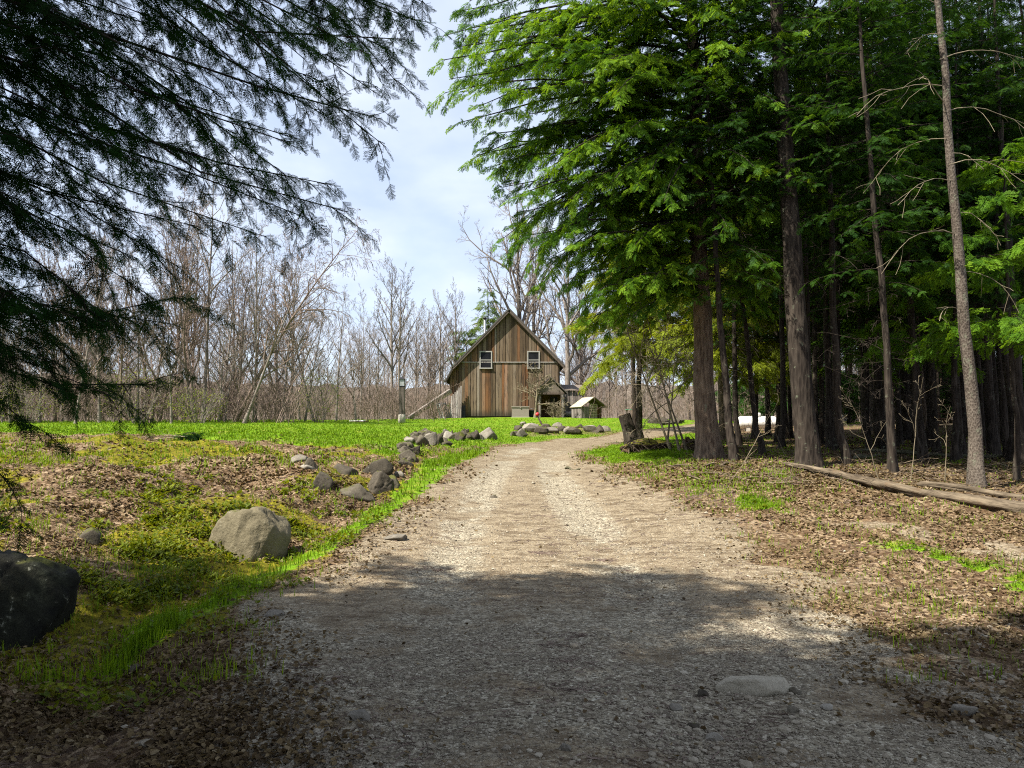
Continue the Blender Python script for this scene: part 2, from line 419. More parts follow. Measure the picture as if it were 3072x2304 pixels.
# cached fine copy for quick look-ups near the camera
FX0, FY0, FS = -34., -2., .1
_fx = np.arange(FX0, 34.01, FS); _fy = np.arange(FY0, 60.01, FS)
_FG = np.stack(np.meshgrid(_fx, _fy), -1)
_FH = H(_FG[..., 0], _FG[..., 1])
def Hc(x, y):
    x = np.asarray(x, float); y = np.asarray(y, float)
    inside = (x > FX0 + .1) & (x < 33.8) & (y > FY0 + .1) & (y < 59.8)
    fx = (np.clip(x, FX0 + .01, 33.8) - FX0) / FS; fy = (np.clip(y, FY0 + .01, 59.8) - FY0) / FS
    i = fx.astype(int); j = fy.astype(int); fx = fx - i; fy = fy - j
    v = (_FH[j, i] * (1 - fx) + _FH[j, i + 1] * fx) * (1 - fy) + (_FH[j + 1, i] * (1 - fx) + _FH[j + 1, i + 1] * fx) * fy
    return np.where(inside, v, Hs(x, y))
def gp(u, v):
    u = np.atleast_1d(np.asarray(u, float)); v = np.atleast_1d(np.asarray(v, float))
    return gp0(u, v, Hc)
def g1(u, v): return gp([u], [v])[0][0]
def on(x, y): return np.array([x, y, float(Hc(np.array([x]), np.array([y]))[0])])

def groundmat():
    m, nt, out = new_mat('ground_cover'); g = NT(nt)
    P = g.pos()
    G = g.attr('gravel').outputs['Fac']; GR = g.attr('grass').outputs['Fac']; MO = g.attr('moss').outputs['Fac']; RU = g.attr('rut').outputs['Fac']
    nf = g.noise(P, 9, 5, .65); nm = g.noise(P, 2.2, 4, .6); nh = g.noise(P, 38, 4, .65)
    def brk(mk, w=.55, nn=None):
        a = g.math('ADD', mk, g.math('MULTIPLY', g.math('SUBTRACT', nn or nf, .5), w * 2))
        return g.mr(a, .32, .68)
    # gravel: small stones of many greys in tan fines
    v1 = g.voro(P, 62); v2 = g.voro(P, 26)
    s1 = g.n('ShaderNodeSeparateColor'); g.l(v1.outputs['Color'], s1.inputs[0])
    s2 = g.n('ShaderNodeSeparateColor'); g.l(v2.outputs['Color'], s2.inputs[0])
    stone = g.ramp(s1.outputs[0], [(0, (.06, .052, .039)), (.4, (.20, .173, .125)), (.8, (.345, .305, .222)), (1, (.53, .485, .38))])
    stone2 = g.ramp(s2.outputs[1], [(0, (.12, .10, .073)), (.6, (.28, .24, .168)), (1, (.43, .385, .295))])
    stone = g.mix(g.mr(s2.outputs[0], .7, .74), stone, stone2)
    fines = g.ramp(nm, [(.3, (.165, .124, .075)), (.7, (.28, .222, .14))])
    fines = g.mix(g.mr(nh, .45, .62), fines, (.13, .085, .05))
    gravel = g.mix(g.math('MULTIPLY', brk(RU, .35), .85), g.mix(.35, fines, stone), stone)
    duff = g.mr(g.noise(g.mapv(P, (1, 2.2, 1)), 3.0, 7, .75), .46, .60)
    gravel = g.mix(g.math('MULTIPLY', duff, g.math('SUBTRACT', .8, g.math('MULTIPLY', RU, .55))), gravel, (.085, .06, .036))
    # leaf litter
    vl = g.voro(P, 24); sl = g.n('ShaderNodeSeparateColor'); g.l(vl.outputs['Color'], sl.inputs[0])
    lit = g.ramp(sl.outputs[0], [(0, (.03, .017, .01)), (.35, (.09, .058, .032)), (.7, (.18, .122, .07)), (1, (.31, .235, .15))])
    lit = g.mix(g.mr(nm, .35, .7), lit, g.mix(.6, lit, (.075, .042, .02)))
    # grass, moss
    grass = g.ramp(nf, [(.25, (.05, .10, .004)), (.5, (.10, .19, .005)), (.8, (.16, .26, .008))])
    grass = g.mix(g.mr(nm, .5, .7), grass, (.20, .21, .03))
    moss = g.ramp(nf, [(.25, (.03, .028, .005)), (.48, (.12, .105, .009)), (.75, (.25, .215, .014))])
    col = g.mix(brk(MO, .5), lit, moss)
    col = g.mix(brk(G, .28), col, gravel)
    col = g.mix(brk(GR, .45), col, grass)
    hgt = g.math('ADD', g.math('MULTIPLY', v1.outputs['Distance'], -.5), g.math('ADD', g.math('MULTIPLY', nh, .6), g.math('MULTIPLY', nf, .8)))
    hgt = g.math('ADD', hgt, g.math('MULTIPLY', v2.outputs['Distance'], -.5))
    g.l(g.bsdf(col, .95, g.bump(hgt, .9, .022), spec=.1), out.inputs[0])
    MAT['ground'] = m
groundmat()

def build_ground():
    ys = list(np.arange(-16, 2.2, .25)); y = 2.2
    while y < 60: ys.append(y); y += max(.035, y * .0085)
    while y < 320: ys.append(y); y *= 1.05
    ys = np.array(ys)
    t = np.linspace(-1, 1, 470); t = .55 * t + .45 * t ** 3
    W = 9.5 + 1.15 * np.maximum(ys, 0) + np.maximum(0, -ys) * .3
    X = t[None] * W[:, None]; Y = np.repeat(ys[:, None], len(t), 1)
    Z = H(X, Y)
    mk = masks(X, Y)
    idx = np.arange(X.size).reshape(X.shape)
    F = np.stack([idx[:-1, :-1], idx[:-1, 1:], idx[1:, 1:], idx[1:, :-1]], -1).reshape(-1, 4)
    V = np.stack([X, Y, Z], -1).reshape(-1, 3)
    cm = (mk['rd'] + .5 * ((fbm(np.stack([X, Y], -1) * .9, 3, 4) - .5) * 1.1 + (fbm(np.stack([X, Y], -1) * 3.1, 5, 4) - .5) * .6)).ravel()[F].mean(1) > .05
    for name, sel in (('ground', ~cm), ('driveway', cm)):
        f = F[sel]; used = np.unique(f); rem = np.full(len(V), -1); rem[used] = np.arange(len(used))
        b = MB(); b.add(V[used], rem[f])
        me = b.mesh(name, MAT['ground'], True)
        for k in ('gravel', 'grass', 'moss', 'rut'):
            a = me.attributes.new(k, 'FLOAT', 'POINT'); a.data.foreach_set('value', mk[k].ravel()[used].astype(np.float32))
        tag(link(name, me), kind='structure')
build_ground()
def build_hills():
    m, nt, out = new_mat('wooded_hill'); g = NT(nt); P = g.pos()
    n = g.noise(g.mapv(P, (1, 1, .25)), .9, 6, .7); n2 = g.noise(P, .05, 3, .6)
    col = g.ramp(g.math('ADD', g.math('MULTIPLY', n, .7), g.math('MULTIPLY', n2, .3)), [(.3, (.045, .038, .03)), (.5, (.11, .09, .072)), (.7, (.19, .16, .13))])
    g.l(g.bsdf(col, 1., g.bump(n, 1., .5), spec=0.), out.inputs[0]); MAT['hill'] = m
    a = np.linspace(-1.25, 1.25, 260); rr = np.array([150., 158, 166, 175, 190, 215, 260]); hh = np.array([2.2, 7., 10., 12, 13.5, 15.5, 17.])
    R, A = np.meshgrid(rr, a, indexing='ij'); X = R * np.sin(A); Y = R * np.cos(A)
    Z = hh[:, None] * (.75 + .4 * fbm(np.stack([X, Y], -1) * .02, 81, 3)) + (fbm(np.stack([X, Y], -1) * .35, 83, 3) - .5) * 4. * (hh[:, None] > 3)
    idx = np.arange(X.size).reshape(X.shape); F = np.stack([idx[:-1, :-1], idx[:-1, 1:], idx[1:, 1:], idx[1:, :-1]], -1).reshape(-1, 4)
    b = MB(); b.add(np.stack([X, Y, Z], -1).reshape(-1, 3), F); tag(b.build('hills', m, None, False), kind='structure')
build_hills()

# ------------------------------------------------------------------ scatter on the ground
def sample(n, u0, u1, v0, v1, mixw=.35):
    """points seen in a fan a little wider than the picture, plus an even world-space share"""
    u = rng.uniform(u0, u1, n); v = rng.uniform(v0, v1, n)
    p, ok = gp(u, v)
    p = p[ok]
    p[:, :2] += rng.normal(0, .03, (len(p), 2)) * (.3 + .06 * p[:, 1:2])
    p[:, 2] = Hc(p[:, 0], p[:, 1])
    return p
def rotz(a):
    c, s = np.cos(a), np.sin(a); z = np.zeros_like(a); o = np.ones_like(a)
    return np.stack([np.stack([c, -s, z], -1), np.stack([s, c, z], -1), np.stack([z, z, o], -1)], -2)
def rotx(a):
    c, s = np.cos(a), np.sin(a); z = np.zeros_like(a); o = np.ones_like(a)
    return np.stack([np.stack([o, z, z], -1), np.stack([z, c, -s], -1), np.stack([z, s, c], -1)], -2)
def roty(a):
    c, s = np.cos(a), np.sin(a); z = np.zeros_like(a); o = np.ones_like(a)
    return np.stack([np.stack([c, z, s], -1), np.stack([z, o, z], -1), np.stack([-s, z, c], -1)], -2)
def inst(mb, TV, TF, pos, M, scale, tint, aux=0., taux=None, jit=0.):
    N = len(pos); TV = np.asarray(TV, float)
    L = np.broadcast_to(TV, (N,) + TV.shape)
    if jit: L = L * (1 + rng.normal(0, jit, L.shape))
    sc = np.asarray(scale, float); sc = sc.reshape(N, 1, -1) if sc.ndim else sc
    V = np.einsum('nij,nkj->nki', M, L * sc) + pos[:, None, :]
    k = len(TV)
    F = (np.asarray(TF)[None] + (np.arange(N) * k)[:, None, None]).reshape(-1, np.asarray(TF).shape[1])
    tt = np.repeat(tint, k) if np.ndim(tint) else tint
    ax = np.tile(taux, N) if taux is not None else aux
    mb.add(V.reshape(-1, 3), F, tt, ax)

def blades(mb, p, h, w, tint):
    n = len(p); a = rng.uniform(0, 2 * PI, n); lean = rng.uniform(.05, .55, n) * h
    s = np.stack([np.cos(a), np.sin(a), 0 * a], -1); l = np.stack([-np.sin(a), np.cos(a), 0 * a], -1)
    up = np.array([0, 0, 1.])
    mid = p + up * (h * .55)[:, None] + l * (lean * .35)[:, None]
    tip = p + up * (h * .95)[:, None] + l * lean[:, None]
    V = np.stack([p - s * w[:, None] / 2 - up * .01, p + s * w[:, None] / 2 - up * .01, mid + s * w[:, None] * .35, tip, mid - s * w[:, None] * .35], 1)
    b = np.arange(n)[:, None] * 5
    mb.add(V.reshape(-1, 3), np.concatenate([b + np.array([[0, 1, 2, 4]])]), np.repeat(tint, 5), np.tile([0, 0, .6, 1, .6], n))
    V2 = np.stack([mid - s * w[:, None] * .35, mid + s * w[:, None] * .35, tip], 1)
    mb.add(V2.reshape(-1, 3), b * 3 // 5 + np.array([[0, 1, 2]]), np.repeat(tint, 3), np.tile([.6, .6, 1], n))

def build_grass():
    lawn, verge = MB(), MB()
    p = np.concatenate([sample(150000, -150, 2300, 904, 1010), sample(120000, -150, 2360, 980, 1480), sample(60000, 1240, 1720, 930, 1110)])
    mk = masks(p[:, 0], p[:, 1])
    r = rng.uniform(0, 1, len(p))
    bank = (1 - mk['gravel']) * (.05 + .22 * sstep(.5, .68, fbm(p[:, :2] * 2.1, 35, 3)))
    keep = r < np.maximum(mk['grass'] ** 1.5, bank)
    p = p[keep]; far = np.clip(p[:, 1], 4, 60)
    lw = mk['lawn'][keep] > .5
    vg = (mk['verge'][keep] > .5)
    n = len(p)
    h = np.where(lw | (mk['tip'][keep] > .5), rng.uniform(.04, .11, n), rng.uniform(.05, .15, n)) * np.where(vg, 1.25, 1.) * (.55 + .6 * fbm(p[:, :2] * 1.3, 31, 3))
    h = h * np.where(p[:, 0] > 2.2, .7, 1.)
    w = np.clip(.0011 * far, .007, .03) * rng.uniform(.6, 1.3, n)
    t = np.clip(.25 + .55 * fbm(p[:, :2] * .8, 33, 4) + rng.normal(0, .14, n) + .25 * (mk['grass'][keep] < .4), 0, 1)
    blades(lawn, p[lw], h[lw], w[lw], t[lw])
    blades(verge, p[~lw], h[~lw], w[~lw], t[~lw])
    tag(lawn.build('lawn_grass', MAT['grass_blades']), kind='stuff')
    tag(verge.build('verge_grass', MAT['grass_blades']), kind='stuff')
    # broad-leaved weeds and dandelion-like rosettes on the bank
    p = np.concatenate([sample(26000, -100, 900, 1000, 1320), sample(5000, 0, 700, 1250, 1560), sample(6000, 1400, 2330, 1040, 1420)])
    x = sdf(MOSSL, p[:, 0], p[:, 1]); q = fbm(p[:, :2] * 1.7, 41, 3)
    mk = masks(p[:, 0], p[:, 1])
    pr = (sstep(-1.5, .6, x) * .38 * sstep(.45, .66, q) + .14 * sstep(.55, .7, q) * (p[:, 0] < 0)) * (1 - mk['road']) + mk['gr'] * .2
    p = p[rng.uniform(0, 1, len(p)) < pr]
    mb = MB(); n = len(p) * 4
    pp = np.repeat(p, 4, 0); pp[:, 2] += rng.uniform(.0, .06, n); pp[:, :2] += rng.normal(0, .03, (n, 2))
    M = rotz(rng.uniform(0, 2 * PI, n)) @ roty(rng.uniform(-.9, -.1, n)) @ rotx(rng.normal(0, .3, n))
    TV = np.array([[0, 0, 0], [.35, .28, .06], [1, 0, 0], [.35, -.28, .06]]); 
    inst(mb, TV, [[0, 1, 2, 3]], pp, M, rng.uniform(.03, .085, n) * np.clip(pp[:, 1] / 9, .8, 1.6), np.clip(.3 + .5 * fbm(pp[:, :2] * 1.1, 43, 3) + rng.normal(0, .18, n), 0, 1))
    tag(mb.build('ground_cover_weeds', MAT['cover_leaves']), kind='stuff')

def build_litter():
    p = np.concatenate([sample(80000, -150, 1100, 935, 1659), sample(75000, 1150, 2360, 985, 1659), sample(26000, 1500, 2360, 930, 1060), sample(16000, 700, 1500, 1000, 1300)])
    mk = masks(p[:, 0], p[:, 1]); q = fbm(p[:, :2] * 1.4, 51, 4)
    rd = mk['rd']
    pr = (1 - mk['gravel']) * (1 - .85 * mk['grass']) * (1 - .5 * mk['moss']) * (.12 + .62 * sstep(.34, .62, q + .04))
    edge = np.exp(-(np.minimum(rd, 3) / .55) ** 2) * (rd > 0) * .45
    pr = np.maximum(pr, edge * sstep(.4, .6, q))
    pr = np.maximum(pr, (rd > 0) * .004)
    p = p[rng.uniform(0, 1, len(p)) < pr]; n = len(p)
    mb = MB()
    M = rotz(rng.uniform(0, 2 * PI, n)) @ rotx(rng.normal(0, .5, n)) @ roty(rng.normal(0, .45, n))
    TV = np.array([[-.5, 0, .03], [-.15, -.33, .13], [.2, -.28, .1], [.5, 0, .02], [.2, .3, .12], [-.15, .33, .15], [0, 0, 0]])
    TF = [[0, 1, 6], [1, 2, 6], [2, 3, 6], [3, 4, 6], [4, 5, 6], [5, 0, 6]]
    p[:, 2] += rng.uniform(.002, .02, n)
    t = np.clip(rng.beta(1.6, 2.0, n) * .95 + (fbm(p[:, :2] * 2, 53, 3) - .5) * .5, 0, 1)
    inst(mb, TV, TF, p, M, rng.uniform(.022, .062, n) * np.clip(p[:, 1] / 10, .75, 1.8), t, jit=.2)
    tag(mb.build('leaf_litter', MAT['dry_leaves']), kind='stuff')
    # dead conifer twigs and needle clumps
    p = np.concatenate([sample(7000, -100, 2300, 1010, 1659), sample(3500, 1480, 2300, 960, 1100)])
    q = fbm(p[:, :2] * 1.1, 61, 3); mk = masks(p[:, 0], p[:, 1])
    p = p[rng.uniform(0, 1, len(p)) < sstep(.45, .62, q) * (1 - mk['lawn']) * (1 - .6 * mk['verge'])]
    cl = [gp([u], [v])[0][0] for u, v in ((1245, 1372), (1235, 1430), (1200, 1395), (700, 1468), (1240, 1490), (660, 1440), (1300, 1210), (940, 1230), (1180, 1195))]
    for c in cl:
        k = 45; a = np.repeat(c[None], k, 0); a[:, 0] += rng.normal(0, .13, k); a[:, 1] += rng.normal(0, .05, k); a[:, 2] = Hc(a[:, 0], a[:, 1]); p = np.concatenate([p, a])
    n = len(p); a = rng.uniform(0, PI, n); L = rng.uniform(.03, .16, n) * np.clip(p[:, 1] / 8, .7, 1.8)
    d = np.stack([np.cos(a), np.sin(a), rng.normal(0, .12, n)], -1)
    s = np.linspace(-.5, .5, 4)[None, :, None]
    Pp = p[:, None] + d[:, None] * s * L[:, None, None] + rng.normal(0, .006, (n, 4, 3)); Pp[..., 2] = np.maximum(Pp[..., 2], Hc(Pp[..., 0], Pp[..., 1]) + .004)
    mb = MB(); tubes(mb, Pp, np.repeat(rng.uniform(.0014, .0042, n)[:, None], 4, 1) * np.array([1, .9, .8, .4]) * np.clip(p[:, 1:2] / 8, .8, 1.7), 3, np.clip(rng.normal(.3, .2, n), 0, 1))
    tag(mb.build('twig_debris', MAT['red_twig']), kind='stuff')

def stonemat(name, stops, moss=0., bs=.5, sc=6.):
    m, nt, out = new_mat(name); g = NT(nt); o = g.obj(); P = g.pos()
    n = g.noise(P, sc, 6, .65); n2 = g.noise(P, sc * 5, 4, .7); n3 = g.noise(P, 2.1, 3, .6)
    t = g.attr('tint').outputs['Fac']
    f = g.math('ADD', g.math('MULTIPLY', g.math('ADD', g.math('MULTIPLY', n, .6), g.math('MULTIPLY', n2, .4)), .65), g.math('MULTIPLY', t, .35))
    col = g.ramp(f, stops)
    col = g.mix(g.mr(n2, .62, .72, 0, .5), col, (.36, .35, .28))
    if moss:
        nz = g.n('ShaderNodeSeparateXYZ'); g.l(g.n('ShaderNodeNewGeometry').outputs['Normal'], nz.inputs[0])
        k = g.math('ADD', nz.outputs[2], g.math('MULTIPLY', g.math('SUBTRACT', n3, .5), 2.2))
        col = g.mix(g.mr(k, 1.15 - moss, 1.5 - moss), col, g.ramp(n2, [(.3, (.03, .035, .008)), (.7, (.1, .1, .02))]))
    h = g.math('ADD', n, g.math('MULTIPLY', n2, .35))
    g.l(g.bsdf(col, .9, g.bump(h, bs, .04), spec=.2), out.inputs[0]); MAT[name] = m
stonemat('gravel_stone', [(.2, (.09, .074, .056)), (.5, (.22, .185, .135)), (.8, (.41, .365, .285))], 0, .2, 20)
stonemat('boulder_stone', [(.3, (.02, .016, .009)), (.48, (.072, .06, .035)), (.7, (.14, .12, .075))], 0.05, 1., 5)
stonemat('flat_rock', [(.28, (.16, .135, .10)), (.5, (.30, .265, .20)), (.8, (.42, .38, .3))], 0, .5, 9)
stonemat('grey_rock', [(.28, (.022, .018, .013)), (.5, (.072, .06, .043)), (.8, (.17, .15, .11))], .3, .5, 7)
stonemat('mossy_rock', [(.28, (.02, .017, .012)), (.5, (.06, .05, .036)), (.8, (.14, .125, .09))], .5, .6, 7)
stonemat('pale_rock', [(.28, (.075, .066, .052)), (.5, (.17, .15, .12)), (.8, (.29, .265, .22))], 0, .4, 7)
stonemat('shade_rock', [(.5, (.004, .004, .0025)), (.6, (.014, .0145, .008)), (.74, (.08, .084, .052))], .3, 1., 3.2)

def ico(sub):
    import bmesh
    bm = bmesh.new(); bmesh.ops.create_icosphere(bm, subdivisions=sub, radius=1)
    V = np.array([v.co[:] for v in bm.verts]); F = np.array([[v.index for v in f.verts] for f in bm.faces]); bm.free()
    return V, F
ICO1, ICO2, ICO4, ICO5 = ico(1), ico(2), ico(4), ico(5)

def build_gravel():
    p = np.concatenate([sample(70000, -100, 2300, 1180, 1659), sample(30000, 500, 2300, 1350, 1659), sample(14000, 700, 1800, 1000, 1200)])
    mk = masks(p[:, 0], p[:, 1]); q = fbm(p[:, :2] * 1.2, 71, 3)
    p = p[rng.uniform(0, 1, len(p)) < mk['gravel'] * (.25 + .75 * sstep(.35, .6, q)) * (.35 + .65 * mk['rut'])]
    n = len(p); mb = MB()
    M = rotz(rng.uniform(0, 2 * PI, n)) @ rotx(rng.normal(0, .3, n))
    OV = np.array([[1, 0, 0], [0, 1, 0], [-1, 0, 0], [0, -1, 0], [.1, .1, .7], [.0, .1, -.7], ]); OF = [[0, 1, 4], [1, 2, 4], [2, 3, 4], [3, 0, 4], [1, 0, 5], [2, 1, 5], [3, 2, 5], [0, 3, 5]]
    s = rng.lognormal(0, .38, n) * .0062 * np.clip(p[:, 1] / 6, .9, 1.9)
    p[:, 2] += s * .2
    inst(mb, OV, OF, p, M, s, np.clip(rng.normal(.45, .25, n), 0, 1), jit=.22)
    # bigger pebbles, thickest along the right of the drive
    b = np.concatenate([sample(900, 1380, 2300, 1430, 1659), sample(700, 250, 1400, 1350, 1659), sample(260, 1500, 2200, 1250, 1450)])
    mk = masks(b[:, 0], b[:, 1]); k = rng.uniform(0, 1, len(b)) < (.35 + .6 * sstep(.45, .6, fbm(b[:, :2] * 1.6, 73, 3))); b = b[k]
    n = len(b); M = rotz(rng.uniform(0, 2 * PI, n)); s = rng.lognormal(0, .38, n) * .014
    b[:, 2] += s * .15
    s3 = np.stack([s, s * rng.uniform(.6, 1, n), s * rng.uniform(.4, .7, n)], -1)
    inst(mb, ICO1[0], ICO1[1], b, M, s3, np.clip(rng.normal(.5, .25, n), 0, 1), jit=.12)
    tag(mb.build('gravel', MAT['gravel_stone']), kind='stuff')
build_grass(); build_litter(); build_gravel()
# ------------------------------------------------------------------ rocks
def rock_mb(sx, sy, sz, seed, planes=13, soft=26., rough=.06, sub=4, flat=0., bell=.12):
    r = np.random.default_rng(seed)
    D, F = {1: ICO1, 2: ICO2, 4: ICO4, 5: ICO5}[sub]
    N = unit(r.normal(0, 1, (planes, 3))); d = r.uniform(.72, 1., planes)
    if flat: N = np.concatenate([N, [[r.normal(0, .1), r.normal(0, .1), 1]]]); d = np.append(d, 1 - flat); N = unit(N)
    c = np.maximum(D @ N.T, 1e-3) / d[None]
    rad = (np.maximum(c, .55) ** soft).sum(1) ** (-1 / soft) * 1.18
    rad = rad / np.percentile(rad, 60)
    rad = rad * (1 + rough * 2 * (fbm(D * 1.6 + seed, seed, 4) - .5) + rough * 1.2 * (fbm(D * 5 + seed, seed + 1, 3) - .5))
    cr = np.abs(fbm(D * 1.3 + 3 * seed, seed + 5, 3) - .5)
    rad -= .06 * np.exp(-(cr / .02) ** 2) * (sub >= 4)
    V = D * rad[:, None]; V = (V - (V.max(0) + V.min(0)) / 2) / ((V.max(0) - V.min(0)) / 2) * np.array([sx, sy, sz]) / 2
    V[:, :2] *= 1 + bell * (.5 - V[:, 2:] / sz)
    mb = MB(); mb.add(V, F, np.clip(.5 + r.normal(0, .18) + (fbm(D * 3 + seed, seed + 9, 2) - .5) * .3, 0, 1))
    return mb
def rock(name, label, u, v, wpx, hpx, seed, mat='grey_rock', group=None, depth=.85, sink=.7, cat='rock', rz=0., tilt=0., **kw):
    b = g1(u, v); k = b[1] / FPX
    w, h = wpx * k, hpx * k * (.9 if 20 < seed < 31 else 1.); d = w * depth; H2 = h * (1 + sink + .15)
    mb = rock_mb(w * 1.02, d, H2, seed, **kw)
    o = mb.build(name, MAT[mat], None, kw.get('sub', 4) != 2)
    y = b[1] + d * .36
    gz = float(Hc(np.array([b[0]]), np.array([y]))[0])
    zc = b[2] + h - H2 / 2
    o.location = (b[0], y, zc); o.rotation_euler = (0, tilt, rz)
    return tag(o, label, cat, group)
def build_rocks():
    rock('boulder', 'large pale olive boulder with a domed ledged top beside the grass verge', 526, 1207, 164, 108, 17, 'boulder_stone', cat='boulder', sink=.85, planes=20, soft=22, rough=.12, sub=5, depth=.8, bell=.2)
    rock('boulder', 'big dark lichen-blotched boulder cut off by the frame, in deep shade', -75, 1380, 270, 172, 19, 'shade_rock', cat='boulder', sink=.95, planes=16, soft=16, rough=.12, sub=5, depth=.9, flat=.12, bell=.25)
    rock('mossy_stone', 'small moss-topped stone alone in the leaf litter of the left bank', 188, 1172, 44, 30, 3, 'mossy_rock')
    # cluster on the bank by the verge
    rock('boulder', 'tilted dark grey boulder with a sharp right face, in the roadside cluster', 812, 1066, 78, 52, 21, 'grey_rock', planes=8, soft=34, tilt=-.25, cat='boulder', sub=5)
    rock('boulder', 'low rounded grey boulder in front of the tilted one in the cluster', 764, 1078, 84, 34, 22, 'grey_rock', cat='boulder')
    rock('boulder', 'brown mossy boulder at the top of the roadside cluster', 812, 1026, 72, 40, 23, 'mossy_rock', cat='boulder')
    rock('rock', 'blocky reddish brown rock left of the roadside cluster', 690, 1056, 50, 40, 24, 'grey_rock', planes=7, soft=34)
    rock('rock', 'flat grey slab lying behind the blocky reddish rock', 734, 1022, 62, 20, 25, 'grey_rock', flat=.4, tilt=.2)
    rock('rock', 'dark shaded stone tucked against the right side of the tilted boulder', 846, 1052, 34, 28, 26, 'mossy_rock')
    rock('rock', 'grey upright stone at the upper left of the bank cluster', 674, 1012, 34, 26, 27, 'grey_rock')
    rock('rock', 'pale low stone at the left end of the bank cluster', 644, 998, 36, 18, 28, 'pale_rock')
    rock('rock', 'small whitish stone below the upright stone on the bank', 660, 1014, 30, 14, 29, 'pale_rock')
    rock('rock', 'small tan stone on the verge right of the dark shaded stone', 862, 1030, 22, 14, 30, 'pale_rock')
    # stones of the tumbled wall
    G1 = 'stones of the tumbled low wall at the bend'
    L1 = 'rough grey-brown stone in the tumbled low wall at the bend of the drive'
    wl = [(876, 1006, 30, 14), (880, 994, 36, 20), (868, 980, 28, 15), (892, 979, 26, 15), (879, 968, 24, 12), (884, 958, 22, 12), (898, 962, 24, 18), (897, 948, 24, 12),
          (912, 964, 28, 22), (914, 947, 30, 15), (908, 953, 22, 10), (930, 961, 26, 24), (928, 944, 24, 13), (945, 962, 24, 20), (957, 960, 20, 14), (966, 963, 22, 9), (950, 946, 16, 9),
          (966, 949, 22, 16), (981, 950, 22, 14), (994, 951, 22, 17), (1004, 948, 20, 16), (1014, 950, 22, 12), (1025, 950, 22, 16), (1036, 949, 18, 12)]
    q = np.random.default_rng(66); wl += [(u + q.uniform(-12, 12), v - h * q.uniform(.3, .7), w * q.uniform(.55, .8), h * q.uniform(.6, .9)) for (u, v, w, h) in wl[:24]]
    for i, (u, v, w, h) in enumerate(wl):
        rock('wall_stone', L1, u, v, w * 1.05, h * 1.15, 100 + i, ['grey_rock', 'mossy_rock', 'grey_rock', 'mossy_rock', 'grey_rock', 'pale_rock'][i % 6], G1, planes=9, soft=34, sub=2 if w < 22 else 4, sink=.45, rough=.1)
    rock('boulder', 'round pale grey boulder ending the tumbled low wall on the lawn', 1055, 948, 36, 25, 61, 'pale_rock', cat='boulder')
    G2, L2 = 'stones edging the flower bed', 'weathered grey stone edging the dry flower bed in front of the barn'
    fb = [(1113, 942, 20, 10), (1128, 944, 22, 16), (1120, 930, 16, 10), (1148, 934, 34, 18), (1170, 938, 26, 16), (1192, 936, 26, 12), (1212, 932, 20, 11), (1228, 934, 18, 12), (1240, 939, 32, 14),
          (1205, 922, 20, 9), (1252, 924, 18, 8), (1276, 934, 28, 14), (1292, 935, 24, 16), (1308, 932, 20, 11), (1180, 924, 18, 8), (1132, 920, 16, 8)]
    for i, (u, v, w, h) in enumerate(fb):
        rock('bed_stone', L2, u, v, w * 1.15, h * 1.15, 200 + i, ['grey_rock', 'pale_rock'][i % 2], G2, planes=9, soft=28, sub=2, sink=.25)
    for i, (u, v, w, h, t) in enumerate([(1415, 915, 30, 12, 'grey rock at the left of the stone heap across the far drive'), (1438, 916, 34, 16, 'dark grey rock in the middle of the stone heap across the far drive'), (1462, 915, 30, 13, 'brownish rock at the right of the stone heap across the far drive')]):
        rock('rock', t, u, v, w, h, 300 + i, 'grey_rock', sub=2)
    # stones in the drive
    rock('flat_stone', 'long pale flat stone sunk in the gravel at lower right', 1632, 1500, 150, 34, 41, 'flat_rock', flat=.4, depth=.42, sink=.8, rz=-.36, cat='stone', rough=.12, planes=14, bell=0.)
    rock('flat_stone', 'small pale flat stone at the left edge of the sunlit drive', 852, 1168, 46, 12, 42, 'pale_rock', flat=.4, depth=.8, cat='stone')
    rock('flat_stone', 'tan flat stone among the dead leaves at the far lower right', 2090, 1545, 48, 18, 43, 'pale_rock', flat=.4, depth=.6, cat='stone', rz=-.4)
    rock('stone', 'small dark stone lying in the middle of the drive', 1066, 1076, 16, 7, 44, 'grey_rock', cat='stone', sub=2)
    rock('stone', 'bluish grey pebble near the bottom centre of the drive', 1221, 1622, 26, 12, 45, 'pale_rock', cat='stone', sub=2)
    rock('stone', 'light oblong stone in the shade on the left of the drive', 588, 1332, 40, 12, 46, 'pale_rock', cat='stone', rz=.3, sub=2)
    rock('stone', 'grey stone in the shaded leaves at lower left', 290, 1450, 34, 14, 47, 'grey_rock', cat='stone', sub=2)
    rock('stone', 'rounded buff stone at the bottom edge left of centre', 775, 1556, 42, 16, 48, 'pale_rock', cat='stone', sub=2, sink=.4)
    for i, (u, v, w, h) in enumerate([(1520, 1505, 22, 12), (1546, 1600, 36, 14), (1500, 1575, 26, 12), (1462, 1535, 26, 12), (1720, 1500, 26, 14), (1790, 1535, 24, 12), (1716, 1540, 24, 12)]):
        rock('stone', 'rounded grey stone among the loose pebbles right of the wheel track', u, v, w, h, 400 + i, ['grey_rock', 'pale_rock'][i % 2], 'loose stones right of the wheel track', cat='stone', sub=2, sink=.35)
build_rocks()
